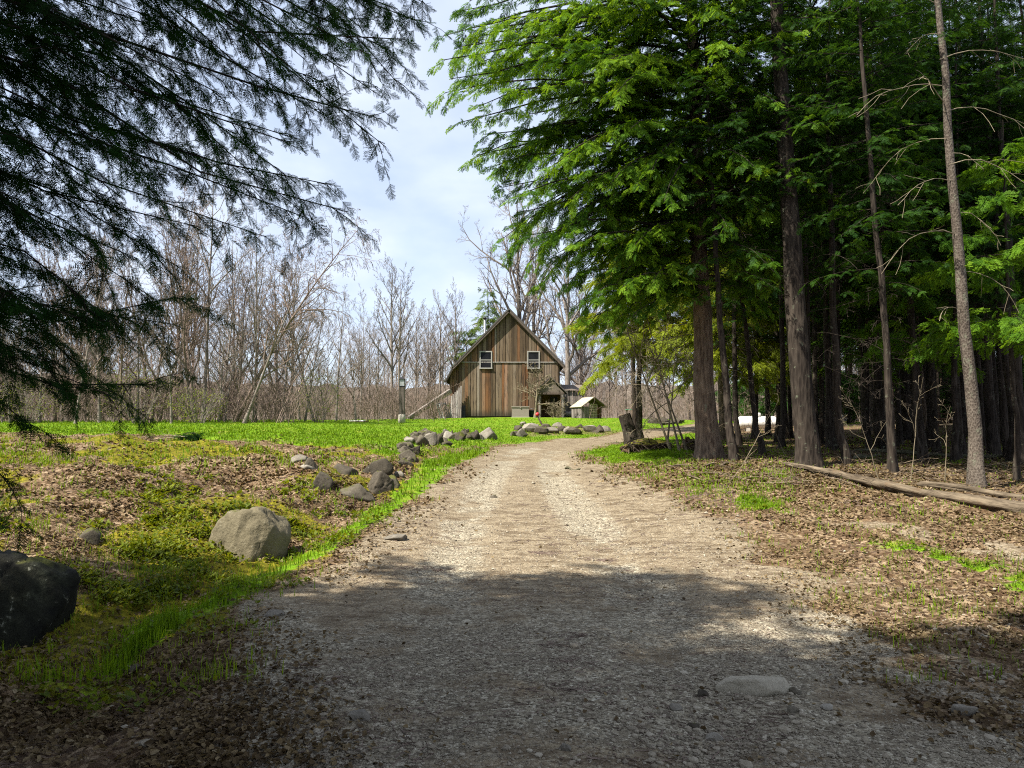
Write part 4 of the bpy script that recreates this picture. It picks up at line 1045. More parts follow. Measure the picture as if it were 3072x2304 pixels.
# --- conifer sprays --------------------------------------------------
def rhomb(V, F, X, o, d, n, L, w, x0, x1, dz=0.):
    s = np.cross(n, d); k = len(V)
    V += [o, o + d * L * .45 + s * w / 2, o + d * L + n * dz, o + d * L * .45 - s * w / 2]; X += [x0, (x0 + x1) / 2, x1, (x0 + x1) / 2]; F.append([k, k + 1, k + 2, k + 3])
def spray(level, seed):
    r = np.random.default_rng(seed); V, F, X = [], [], []; up = np.array([0, 0, 1.])
    n = {0: 9, 1: 10, 2: 8}[level]
    def axis(s): return np.array([s, .03 * math.sin(5 * s + seed), -.16 * s * s])
    if level < 2:
        rhomb(V, F, X, axis(0), unit(axis(1)), up, 1.06, .055 if level else .07, 0, 1)
    tw = []
    for i in range(n):
        s = .06 + .9 * i / n
        for sg in (-1, 1):
            a = math.radians(r.normal(48, 7)); L = .5 * (1 - .68 * s) * r.uniform(.75, 1.1); d = unit(np.array([math.cos(a), sg * math.sin(a), -.12 + r.normal(0, .12)]))
            tw.append((axis(s + .02 * sg), d, L, s))
    if level == 0:
        for o, d, L, s in tw: rhomb(V, F, X, o, d, unit(up + r.normal(0, .25, 3)), L, .085, s * .5, .4 + s * .6, -.03)
    elif level == 1:
        for o, d, L, s in tw:
            nn = unit(up + r.normal(0, .25, 3)); rhomb(V, F, X, o, d, nn, L, .045, s * .5, .4 + s * .6, -.03)
            for q in (.3, .5, .72, .9):
                for sg in (-1, 1):
                    if r.random() < .18: continue
                    b = unit(d * .75 + np.cross(nn, d) * sg * .66 + r.normal(0, .1, 3)); rhomb(V, F, X, o + d * L * q, b, nn, L * .38 * (1.15 - q * .6), .045, s * .5, .5 + s * .5)
    else:
        T = []; 
        def needles(o, d, L, s):
            m = max(3, int(L / .05))
            nn = unit(up + r.normal(0, .3, 3)); side = np.cross(nn, d)
            for k in range(m):
                p = o + d * L * (k + .5) / m
                for sg in (-1, 1):
                    e = unit(d * .55 + side * sg + nn * r.normal(.12, .22)); l = .088 * r.uniform(.75, 1.1); b = len(V)
                    V.extend([p - d * .016, p + d * .016, p + e * l]); X.extend([s * .5, s * .5, .5 + .5 * s]); T.append([b, b + 1, b + 2])
            b = len(V); e = o + d * L; V.extend([o + side * .011, o - side * .011, e]); X.extend([0, 0, 0]); T.append([b, b + 1, b + 2])
        needles(axis(0), unit(axis(1)), 1.04, .5)
        for o, d, L, s in tw: needles(o, d, L, s)
        return np.array(V), np.array(T), np.array(X)
    return np.array(V), np.array(F), np.array(X)
SPR = {L: [spray(L, 5 + k) for k in range(3)] for L in (0, 1, 2)}

def foliage(cr, wd, LP, LR, level, nsec, slen, nspr, splen, r, droop=.35, t0=.12, tone=.45, tsd=.14, woodsides=3, tmax=1., filt=None, limbtone=.1, ang=(58, 14), direct=0, roll=.35, wob=.18):
    """secondary branches and sprays on limbs LP (N,K,3); cr = crown mesh, wd = branch mesh"""
    N = len(LP); LL = plen(LP)
    tubes(wd, LP, LR, 5, .4)
    cnt = np.maximum(3, (nsec * LL / LL.max()).astype(int)); idx = np.repeat(np.arange(N), cnt); j = np.concatenate([np.arange(c) for c in cnt])
    t = t0 + (tmax - t0) * (j + r.uniform(.1, .9, len(j))) / cnt[idx]
    o, tg = lerp_poly(LP[idx], t)
    sg = np.where(j % 2 == 0, 1, -1); an = np.radians(r.normal(ang[0], ang[1], len(j))) * (1 - .4 * t)
    hor = unit(np.cross(np.array([0, 0, 1.]), tg)); 
    d = unit(tg * np.cos(an)[:, None] + hor * (sg * np.sin(an))[:, None] + np.array([0, 0, 1]) * r.normal(-.06, .16, len(j))[:, None])
    L = slen * np.minimum(LL[idx] / 4., 1.2) * (1.15 - .78 * t) * r.uniform(.6, 1.2, len(j))
    SP = paths(o, d, L, 4, -droop, wob, r)
    R0 = np.maximum(LR[idx, 0] * .3 * (1 - .6 * t), .004)
    tubes(wd, SP, R0[:, None] * np.array([1, .8, .55, .2]), woodsides, .4)
    lt = r.normal(0, limbtone, N)
    for (ta, tb) in ((.5, .75), (.72, 1.)) if direct else ():
        SP = np.concatenate([SP, np.stack([lerp_poly(LP, np.full(N, ta + (tb - ta) * q / 3))[0] for q in range(4)], 1)]); idx = np.concatenate([idx, np.arange(N)]); L = np.concatenate([L, LL * (tb - ta)])
    M = len(SP); c2 = np.maximum(2, (nspr * L / (slen * .8)).astype(int)); k = np.repeat(np.arange(M), c2); q = np.concatenate([np.arange(c) for c in c2])
    tt = np.clip((q + r.uniform(.3, 1.1, len(q))) / c2[k], 0, 1)
    po, td = lerp_poly(SP[k], tt)
    last = (q == c2[k] - 1)
    sd = np.where(q % 2 == 0, 1, -1) * np.radians(r.normal(44, 9, len(q))) * (~last)
    hz = unit(np.cross(np.array([0, 0, 1.]), td))
    dd = unit(td * np.cos(sd)[:, None] + hz * np.sin(sd)[:, None] + np.array([0, 0, 1]) * r.normal(-.16 * droop / .35, .17, len(q))[:, None])
    side = unit(np.cross(np.array([0, 0, 1.]), dd)); nn = np.cross(dd, side)
    ro = r.normal(0, roll, len(q))[:, None]; s2 = side * np.cos(ro) + nn * np.sin(ro); n2 = np.cross(dd, s2)
    Mx = np.stack([dd, s2, n2], -1)
    sc = splen * r.uniform(.65, 1.25, len(q)) * (1.1 - .3 * tt)
    tn = np.clip(tone + lt[idx[k]] + r.normal(0, tsd, len(q)), 0, 1)
    if filt is not None:
        kp = filt(po + dd * sc[:, None] * .5); po, Mx, sc, tn = po[kp], Mx[kp], sc[kp], tn[kp]
    ch = r.integers(0, 3, len(po))
    for c in range(3):
        s = ch == c; TV, TF, TX = SPR[level][c]
        if s.any(): inst(cr, TV, TF, po[s], Mx[s], sc[s], tn[s], taux=TX)
    return len(po)

def trunk_mb(Ht, R0, lean=(0., 0.), seed=0, sides=14, flare=.45, K=26, sweep=.0, top=.12):
    r = np.random.default_rng(seed); z = np.concatenate([[-.25, 0, .12, .3, .6], np.linspace(1., Ht, K - 5)])
    ax = np.stack([lean[0] * z + sweep * np.sin(z * .5) + .02 * np.cumsum(r.normal(0, 1, K)) * (z > .5), lean[1] * z + .02 * np.cumsum(r.normal(0, 1, K)) * (z > .5), z], -1)
    R = R0 * (1 - (1 - top) * np.clip(z, 0, Ht) / Ht) * (1 + flare * np.exp(-np.clip(z, 0, 9) / .32))
    ph = r.uniform(0, 6.28, 3)
    def bump(P, an):
        zz = P[..., 2]; lo = np.exp(-np.clip(zz, 0, 9) / .5)
        return 1 + lo * .16 * (np.sin(3 * an + ph[0]) + .6 * np.sin(5 * an + ph[1])) + .05 * np.sin(2 * an + ph[2] + zz * .4) + .03 * np.sin(7 * an + zz * 2.1)
    mb = MB(); tubes(mb, ax[None], R[None], sides, float(np.clip(r.normal(.5, .12), .2, .8)), bump=bump)
    return mb, ax, z
def axis_at(ax, z, h): return np.stack([np.interp(h, z, ax[:, k]) for k in range(3)], -1)

def limbs(ax, z, hs, az, ln, r, el0=.25, droop=.55, R0=.03, K=7, wob=.12):
    rel = np.clip(hs / z[-1], 0, 1); droop = droop * (1.5 - rel); el0 = el0 * (.2 + 1.5 * rel)
    o = axis_at(ax, z, hs); d = np.stack([np.cos(az), np.sin(az), el0 + r.normal(0, .1, len(az))], -1)
    P = paths(o, d, ln, K, -droop, wob, r)
    R = (R0 * np.clip(ln / 4, .3, 1.4))[:, None] * np.linspace(1, .18, K)[None]
    return P, R
def dead_limbs(mb, ax, z, n, h0, h1, ln, r, rad=.011, tint=.6):
    hs = r.uniform(h0, h1, n); az = r.uniform(0, 6.28, n)
    P, R = limbs(ax, z, hs, az, ln * r.uniform(.35, 1.2, n), r, .05, .5, rad, 6, .35); R = np.maximum(R, .0035)
    tubes(mb, P, R, 4, tint)
    P2, R2 = grow(P, R, 4, .25, .95, 48, .4, 4, -.2, .35, .6, r); tubes(mb, P2, np.maximum(R2, .003), 3, tint)
    P3, R3 = grow(P2, R2, 3, .2, .95, 45, .45, 3, -.1, .3, .6, r); tubes(mb, P3, np.maximum(R3, .0025), 3, tint)

# --- the hemlock whose boughs hang into the picture on the left ------
def build_left_hemlock():
    r = np.random.default_rng(77); x, y = -6.7, 2.4; b = on(x, y)
    t = thing('hemlock_tree', 'dark hemlock whose shaded boughs hang in from the upper left', 'tree', tuple(b))
    tm, ax, z = trunk_mb(13.6, .30, (0, 0), 77); tm.build('trunk', MAT['hemlock_bark'], t, True)
    tip = [(918, 8, 5.2), (876, 85, 5.0), (900, 45, 5.7), (858, 178, 5.3), (826, 258, 5.0), (800, 120, 4.6), (834, 318, 5.7), (752, 458, 5.2), (700, 330, 4.8), (690, 200, 4.4), (640, 395, 5.6), (575, 512, 5.5), (600, 300, 4.2),
           (520, 430, 4.8), (470, 200, 4.0), (430, 490, 5.0), (395, 640, 5.4), (372, 700, 5.0), (352, 790, 5.2), (240, 855, 4.8), (300, 560, 4.3), (200, 700, 4.2), (150, 480, 3.9), (90, 850, 4.3), (300, 350, 4.0),
           (60, 300, 3.7), (500, 60, 4.2), (250, 100, 3.9), (650, 60, 4.6), (60, 620, 3.8), (740, 30, 5.0), (30, 1050, 4.4), (270, 470, 5.2), (150, 300, 4.6), (420, 330, 5.4), (330, 200, 5.0), (180, 800, 5.2), (60, 150, 4.4), (230, 620, 4.9),
           (560, 180, 5.0), (660, 130, 5.4), (460, 100, 5.3), (780, 60, 5.5), (720, 260, 5.6), (550, 380, 5.3), (130, 600, 4.5), (40, 450, 4.2), (80, 740, 4.8), (300, 720, 4.7), (200, 200, 5.1), (100, 60, 4.9), (380, 60, 4.6), (340, 650, 4.7), (280, 770, 5.0), (330, 830, 5.3), (250, 700, 4.4), (120, 780, 4.6), (40, 900, 4.7), (60, 1000, 4.5), (390, 580, 5.1), (350, 440, 4.6), (150, 700, 5.0), (30, 560, 4.4), (845, 110, 5.5), (810, 200, 5.5), (860, 20, 5.4), (720, 400, 5.5), (640, 300, 5.2), (500, 300, 4.7), (660, 470, 5.7)]
    tip = [q for i, q in enumerate(tip) if i % 5 != 3 or q[0] > 700]
    T = np.array([at(u, v, d) for u, v, d in tip]) - b
    K = 8; N = len(T); hor = np.linalg.norm(T[:, :2], axis=1)
    hz = np.clip(T[:, 2] + .09 * hor + r.uniform(-.1, .55, N), 1.2, 12)
    o = axis_at(ax, z, hz); s = np.linspace(0, 1, K)[None, :, None]
    P = o[:, None] * (1 - s) + T[:, None] * s
    P[..., 2] += (.10 * hor)[:, None] * np.sin(PI * s[..., 0]) * r.uniform(.5, 1.3, N)[:, None]
    P[:, 1:-1] += r.normal(0, .09, (N, K - 2, 3)); P[..., 2] += (r.normal(0, .1, N) * hor)[:, None] * np.sin(2 * PI * s[..., 0]) * .6; P[..., 1] += (r.normal(0, .06, N) * hor)[:, None] * np.sin(PI * s[..., 0])
    R = (.021 * np.clip(hor / 5, .5, 1.2))[:, None] * np.linspace(1, .13, K)[None]
    cr, wd = MB(), MB()
    lefty = np.array([q[0] < 430 for q in tip])
    n1 = foliage(cr, wd, P[~lefty], R[~lefty], 2, 27, .78, 9, .15, r, droop=.6, t0=.3, tone=.42, ang=(52, 24), direct=1, roll=.9, wob=.5)
    n1 += foliage(cr, wd, P[lefty], R[lefty], 2, 25, .8, 10, .165, r, droop=.6, t0=.25, tone=.46, ang=(52, 24), direct=1, roll=.9, wob=.5)
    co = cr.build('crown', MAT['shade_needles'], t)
    # the rest of the crown, outside the picture
    zs = np.concatenate([r.uniform(2.4, 6, 46), r.uniform(6, 13.2, 66)]); az = np.arange(len(zs)) * 2.4 + r.normal(0, .3, len(zs))
    ln = np.interp(zs, [2, 5.5, 8, 11, 13.5], [4.6, 5.0, 3.5, 2.0, .5]) * r.uniform(.8, 1.08, len(zs))
    P, R = limbs(ax, z, zs, az, ln, r)
    q = proj(P + b); fr = ((P + b)[..., 1] > .4) & (q[..., 0] > -260) & (q[..., 1] > -110)
    kp = ~fr.any(1); P, R = P[kp], R[kp]
    def filt(p):
        p = p + b; q = proj(p); return ~((p[:, 1] > .3) & (q[:, 0] > -120) & (q[:, 1] > -60) & (q[:, 0] < 2500))
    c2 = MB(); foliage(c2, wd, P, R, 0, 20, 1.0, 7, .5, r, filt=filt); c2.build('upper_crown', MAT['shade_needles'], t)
    wd.build('branches', MAT['dark_bark'], t)
    return n1
build_left_hemlock()

def hemlock(name, label, base, Ht, R0, lean, seed, bark, leaf, level, hs, az, ln, nsec, slen, nspr, splen, droop=.5, el0=.22, tone=.45, dead=0, dead_h=(1.5, 5), group=None, flare=.45, limb_r=.03, tsd=.14, sweep=0., deadmat='dead_wood', deadlen=1.2, limbtone=.1, tips=None):
    r = np.random.default_rng(seed)
    t = thing(name, label, 'tree', tuple(base), 0, group)
    tm, ax, z = trunk_mb(Ht, R0, lean, seed, flare=flare, sweep=sweep); tm.build('trunk', MAT[bark], t, True)
    if len(hs):
        cr, wd = MB(), MB()
        P, R = limbs(ax, z, hs, az, ln, r, el0, droop, limb_r)
        if tips is not None:
            hor = np.hypot(tips[:, 0], tips[:, 1]); hz = np.maximum(tips[:, 2] + r.uniform(.05, .16, len(tips)) * hor, 4.2); s = np.linspace(0, 1, 7)[None, :, None]
            o = axis_at(ax, z, hz); Q = o[:, None] * (1 - s) + tips[:, None] * s; Q[..., 2] += (.09 * hor)[:, None] * np.sin(PI * s[..., 0]); Q[:, 1:-1] += r.normal(0, .06, (len(tips), 5, 3))
            P = np.concatenate([P, Q]); R = np.concatenate([R, (limb_r * np.clip(hor / 4, .3, 1.4))[:, None] * np.linspace(1, .18, 7)[None]])
        foliage(cr, wd, P, R, level, nsec, slen, nspr, splen, r, droop=.5, tone=tone, tsd=tsd, limbtone=limbtone, roll=.6, wob=.3, ang=(56, 20))
        cr.build('crown', MAT[leaf], t); wd.build('branches', MAT['dark_bark'], t)
    if dead:
        d = MB(); dead_limbs(d, ax, z, dead, dead_h[0], dead_h[1], deadlen, r); d.build('dead_branches', MAT[deadmat], t)
    return t

def build_big_hemlocks():
    r = np.random.default_rng(5)
    b = g1(1537, 994); k = b[1] / FPX; b[1] += .3
    zs = np.sort(np.concatenate([r.uniform(4.4, 7.5, 70), r.uniform(7.5, 11, 60), r.uniform(11, 17.5, 50)])); az = np.arange(len(zs)) * 2.4 + r.normal(0, .35, len(zs))
    lf = np.clip(-np.cos(az), 0, 1)        # towards the drive
    ln = np.interp(zs, [4, 5, 6, 7, 8.5, 10, 12, 15, 17.5], [2.6, 3.2, 4.0, 4.7, 5.2, 5.3, 4.6, 2.6, .5]) * (.72 + .36 * lf) * r.uniform(.84, 1.08, len(zs))
    tips = np.array([at(u + 24, v, 15.4 + 2.6 * q) - b for (u, v), q in zip([(932, 78), (930, 130), (938, 200), (968, 265), (992, 345), (1005, 335), (1058, 405), (1098, 458), (1105, 510), (1152, 562), (1200, 606), (1238, 650), (1245, 690), (962, 25), (990, 2), (1020, 290), (1040, 360), (1100, 420), (1150, 500), (1200, 560), (1250, 640), (1290, 690), (1000, 160), (1010, 230), (1060, 300), (1040, 60), (1330, 700), (1380, 690), (1060, 200), (1120, 350), (1180, 450), (1260, 580), (1100, 250), (1150, 400), (1230, 520), (970, 100), (1320, 620), (1000, 60), (1060, 120), (950, 170)], r.uniform(0, 1, 40))])
    hemlock('hemlock_tree', 'big bright green hemlock with a lit crown spreading over the drive', b, 18.5, .27, (-.020, 0), 51, 'hemlock_bark', 'hemlock_needles', 1, zs, az, ln, 22, 1.1, 16, .235, tone=.6, droop=.8, dead=26, dead_h=(2.4, 5.4), flare=.35, limb_r=.035, tsd=.2, limbtone=.2, tips=tips)
    b = g1(1564, 951); zs = np.sort(np.concatenate([r.uniform(4.6, 12, 70), r.uniform(12, 18, 35)])); az = np.arange(len(zs)) * 2.4 + r.normal(0, .35, len(zs)); lf = np.clip(-np.cos(az), 0, 1)
    ln = np.interp(zs, [4, 6, 8, 11, 15, 19], [1.6, 2.4, 3.2, 3.4, 2.4, .5]) * (.7 + .38 * lf) * r.uniform(.84, 1.08, len(zs))
    hemlock('hemlock_tree', 'reddish-trunked hemlock half hidden behind the big lit hemlock', b, 19, .21, (-.012, 0), 52, 'hemlock_bark', 'hemlock_needles', 0, zs, az, ln, 20, 1.4, 6, .6, tone=.5, dead=14, dead_h=(2, 6))
    # yellow-green young hemlocks hanging low beyond the stump
    for (x, y, Ht, sd, lab) in ((5.2, 30., 11.5, 61, 'sunlit yellow-green hemlock just right of the barn, below the big crown'), (8.0, 27., 10., 62, 'yellow-green hemlock with lacy low boughs behind the stump saplings'), (10.8, 33, 12, 63, 'pale green hemlock standing behind the big lit hemlock trunk'), (6.6, 40., 13., 64, 'light green hemlock far behind, above the wood shed')):
        b = on(x, y); zs = np.sort(r.uniform({64: 4.6, 61: 3.5}.get(sd, 2.8), Ht - .4, 64)); az = np.arange(64) * 2.4 + r.normal(0, .3, 64)
        ln = np.interp(zs, [1, 2.5, 5, 8, Ht], [1.7, 2.5, 2.9, 2.1, .3]) * r.uniform(.75, 1.1, 64)
        hemlock('hemlock_tree', lab, b, Ht, .13, (0, 0), sd, 'dark_bark', 'young_needles', 0, zs, az, ln, 20, 1.0, 8, .5, tone=.45, dead=10, dead_h=(.6, 3), droop=.6)
build_big_hemlocks()

# --- the trunks of the wood on the right ------------------------------
CROWNS = []
def crown_variants():
    for s in range(4):
        r = np.random.default_rng(300 + s); Ht = 17.; z = np.linspace(0, Ht, 20); ax = np.stack([0 * z, 0 * z, z], -1)
        zs = np.sort(np.concatenate([r.uniform(4.2 + .7 * s, 6.5, 7), r.uniform(6.5, 10, 27), r.uniform(10, 16.6, 46)])); az = np.arange(80) * 2.4 + r.normal(0, .4, 80)
        ln = np.interp(zs, [3, 6.5, 10, 14, 17], [1.2, 2.3, 3.0, 2.3, .5]) * r.uniform(.6, 1.15, 80)
        P, R = limbs(ax, z, zs, az, ln, r, .1, .45, .022); cr, wd = MB(), MB()
        foliage(cr, wd, P, R, 1, 13, .9, 10, .255, r, tone=.45, tsd=.18, limbtone=.16)
        dd = MB(); dead_limbs(dd, ax, z, 34, 1.3, 8, 1.3, r, .01)
        CROWNS.append((cr.mesh('crown', MAT['forest_needles']), wd.mesh('branches', MAT['dark_bark']), dd.mesh('dead_branches', MAT['dark_bark'])))
crown_variants()
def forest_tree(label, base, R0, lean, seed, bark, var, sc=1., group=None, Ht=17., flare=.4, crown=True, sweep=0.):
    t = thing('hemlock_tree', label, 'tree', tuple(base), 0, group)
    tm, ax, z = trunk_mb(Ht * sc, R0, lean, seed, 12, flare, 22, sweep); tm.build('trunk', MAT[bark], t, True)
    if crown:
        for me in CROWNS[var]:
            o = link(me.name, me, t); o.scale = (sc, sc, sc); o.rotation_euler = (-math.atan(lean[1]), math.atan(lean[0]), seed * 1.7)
    return t
def build_wood():
    #  base u, v, width at the base, top u at v=300 (photo pixels), bark, label
    rows = [
        (1587, 997, 19, 1553, 'dark_bark', 'dark leaning trunk joined to the right side of the big lit hemlock'),
        (1598, 963, 14, 1588, 'dark_bark', 'slim trunk just right of the joined pair at the edge of the wood'),
        (1649, 981, 14, 1598, 'dark_bark', 'slim dark trunk leaning left beside the propane tank'),
        (1662, 942, 13, 1655, 'dark_bark', 'thin upright trunk right of the propane tank'),
        (1698, 948, 20, 1664, 'dark_bark', 'medium dark trunk leaning left, left of the massive trunk'),
        (1757, 1010, 58, 1722, 'dark_bark', 'massive dark furrowed trunk, thickest in the wood'),
        (1795, 969, 16, 1790, 'dark_bark', 'dark trunk close behind the massive trunk on its right'),
        (1812, 960, 11, 1808, 'pale_bark', 'thin pale sunlit trunk left of the grey metal shed'),
        (1831, 1004, 21, 1825, 'dark_bark', 'straight trunk with a lit left edge in front of the metal shed'),
        (1872, 931, 14, 1868, 'dark_bark', 'first thin trunk right of the metal shed door'),
        (1889, 931, 12, 1882, 'pale_bark', 'greenish lit trunk, one of the thin pair right of the metal shed'),
        (1903, 955, 11, 1894, 'dark_bark', 'thin dark trunk leaning right of the lit greenish trunk'),
        (1914, 975, 18, 1902, 'dark_bark', 'dark trunk midway between the metal shed and the picnic table'),
        (1934, 1021, 20, 1905, 'dark_bark', 'near leaning trunk with pale spots in the middle of the wood'),
        (1964, 950, 25, 1958, 'dark_bark', 'broad black trunk left of the sunlit clearing'),
        (1999, 996, 20, 1988, 'dark_bark', 'black trunk just left of the picnic table'),
        (2028, 981, 16, 2020, 'dark_bark', 'straight slim trunk in front of the picnic table'),
        (2066, 998, 15, 2100, 'dark_bark', 'dark trunk slanting right, beside the speckled pale trunk'),
        (2082, 985, 17, 2060, 'dark_bark', 'dark trunk crossing behind the speckled pale trunk'),
        (2155, 984, 25, 2124, 'dark_bark', 'thick dark trunk right of the speckled pale trunk'),
        (2184, 992, 20, 2183, 'dark_bark', 'second dark trunk from the right frame edge'),
        (2212, 1003, 26, 2196, 'dark_bark', 'dark trunk at the right frame edge'),
    ]
    for i, (u, v, w, ut, bark, lab) in enumerate(rows):
        b = g1(u, v); y = b[1]; k = y / FPX; h = (929 - 300) * k + CAMH - b[2]
        lean = ((ut - u) * k / h, 0.)
        R0 = w * k / 2 / 1.12
        b[1] += R0
        sc = float(np.clip(R0 / .17, .75, 1.35))
        if i == 5:
            forest_tree(lab, b, R0 * .92, lean, 400 + i, bark, 0, 1.3, flare=.38)
        else: forest_tree(lab, b, R0, lean, 400 + i, bark, i % 4, sc, flare=.35)
    # the speckled pale trunk with dead curved limbs
    b = g1(2113, 1051); k = b[1] / FPX; h = 629 * k + 1.
    t = forest_tree('speckled pale trunk with dead curved grey limbs, sunlit among dark trunks', b, 13.5 * k, ((2074 - 2113) * k / h, 0), 470, 'pale_bark', 1, .95, crown=False)
    r = np.random.default_rng(9); z = np.linspace(0, 12, 12); ax = np.stack([(2074 - 2113) * k / h * z, 0 * z, z], -1)
    d = MB(); hs = np.array([4.6, 5.0, 5.6, 5.9, 6.4, 6.9, 7.4, 7.9, 8.4, 9., 3.9, 3.2, 6.1, 7.1]); az = np.array([3.3, .2, 3.6, -.4, 2.9, .3, 3.5, .0, 3.0, 3.4, .1, 3.3, -.2, 3.9])
    P, R = limbs(ax, z, hs, az, r.uniform(.7, 2.2, len(hs)), r, .35, 1.3, .02, 8, .28); tubes(d, P, np.maximum(R, .005), 5, .8)
    P2, R2 = grow(P, R, 5, .3, .95, 45, .35, 4, -.3, .3, .6, r); tubes(d, P2, np.maximum(R2, .0035), 3, .8)
    d.build('dead_branches', MAT['pale_twig'], t)
    # trees deeper in the wood
    G = 'trees deeper in the hemlock wood'; L = 'slender dark hemlock deep in the crowded wood on the right'
    pts = []
    while len(pts) < 98:
        y = 24 + 44 * r.uniform(0, 1) ** 1.3; x = r.uniform(.30 * y + 2.2, .82 * y + 5)
        if y > 36 and x < 15 + .1 * (y - 36): continue
        q = proj(np.array([x, y, 2.])); 
        if (1596 < q[0] < 1672 or 1806 < q[0] < 1892 or 2004 < q[0] < 2066) and y < 47: continue
        if all((x - a) ** 2 + (y - c) ** 2 > 2.4 for a, c in pts): pts.append((x, y))
    protos = []
    for i, (x, y) in enumerate(pts):
        b = on(x, y)
        if i < 6: protos.append(forest_tree(L, b, r.uniform(.07, .135), (r.normal(-.01, .012), 0), 500 + i, 'dark_bark' if i % 3 else 'hemlock_bark', i % 4, 1., G))
        else: dup(protos[i % 6], tuple(b), r.uniform(0, 6.28), r.uniform(.75, 1.2), tilt=(r.normal(0, .015), r.normal(0, .02)))
    G3, L3 = 'slim straight trunks packed behind the front rank of the wood', 'slim straight dark trunk packed just behind the front rank of the wood'
    k = 0; p3 = []
    while k < 46:
        y = r.uniform(18.5, 36); x = r.uniform(.345 * y + .3, .76 * y + 1)
        u = proj(np.array([x, y, 2.]))[0]
        if 1594 < u < 1674 or 1830 < u < 1872 or 2010 < u < 2060 or any((x - a) ** 2 + (y - c) ** 2 < 1.3 for a, c in pts): continue
        pts.append((x, y)); b = on(x, y); k += 1
        if len(p3) < 5: p3.append(forest_tree(L3, b, r.uniform(.06, .10), (r.normal(-.012, .012), 0), 700 + k, 'dark_bark', k % 4, .85, G3))
        else: dup(p3[k % 5], tuple(b), r.uniform(0, 6.28), r.uniform(.8, 1.2), tilt=(r.normal(0, .015), r.normal(-.01, .02)))
    # bushy low-limbed hemlocks closing the back of the wood
    zs = np.sort(r.uniform(1.4, 11, 60)); az = np.arange(60) * 2.4; ln = np.interp(zs, [0, 3, 11.5], [2.6, 2.9, .4]) * r.uniform(.6, 1.1, 60)
    G2, L2 = 'low-limbed hemlocks closing the back of the wood', 'low-limbed green hemlock closing the view at the back of the wood'
    p0 = None; k = 0
    while k < 22:
        y = r.uniform(50, 78); x = r.uniform(.29 * y, .80 * y)
        u = proj(np.array([x, y, 3.]))[0]
        if y < 52 and (1826 < u < 1880 or 2000 < u < 2070 or u < 1680): continue
        b = on(x, y); k += 1
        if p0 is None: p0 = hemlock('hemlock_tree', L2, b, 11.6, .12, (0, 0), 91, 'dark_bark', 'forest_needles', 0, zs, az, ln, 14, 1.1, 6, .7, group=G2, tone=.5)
        else: dup(p0, tuple(b), r.uniform(0, 6.28), r.uniform(.7, 1.3))
    # a few outside the picture that shade it
    for x, y, s in ((-2.0, -.6, .9), (-4.6, -1.4, 1.), (-7.5, -3.2, 1.05), (-3.6, -4.6, 1.0)):
        hz = np.sort(r.uniform(2.6 if x < -6 else 5.6, 15.5 if x != -2.0 else 13.8, 110)); az = np.arange(110) * 2.4
        ln = (1.0 if x == -2.0 else 1) * np.interp(hz, [2, 6, 10, 13, 16], [3.4, 3.8, 3.2, 2.0, .4])
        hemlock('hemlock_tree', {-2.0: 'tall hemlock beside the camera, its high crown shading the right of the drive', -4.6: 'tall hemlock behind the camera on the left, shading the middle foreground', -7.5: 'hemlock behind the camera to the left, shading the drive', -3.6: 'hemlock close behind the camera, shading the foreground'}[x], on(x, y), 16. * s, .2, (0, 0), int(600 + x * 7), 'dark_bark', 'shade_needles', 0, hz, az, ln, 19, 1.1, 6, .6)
    # low leafy boughs of the young hemlocks in front of the wood
    for (u, v, y, Ht, wd_, sd, lab) in ((2190, 1010, 14.5, 7.2, 1.9, 71, 'small bright hemlock sapling at the right edge, under the dark trunks'), (1985, 985, 18.5, 8.4, 2.0, 72, 'green hemlock sapling with drooping boughs in the middle of the wood'), (1870, 960, 24, 10, 2.2, 73, 'mid-green hemlock sapling behind the leaning spotted trunk')):
        b = on((u - CU) / FPX * y, y); zs = np.sort(r.uniform(2.6, Ht - .3, 30)); az = np.arange(30) * 2.4
        ln = np.interp(zs, [2, 4, Ht], [wd_, wd_, .4]) * r.uniform(.6, 1.1, 30)
        hemlock('hemlock_sapling', lab, b, Ht, .055, (0, 0), sd, 'dark_bark', 'hemlock_needles', 1, zs, az, ln, 14, .8, 6, .4, tone=.6, limb_r=.014)
build_wood()
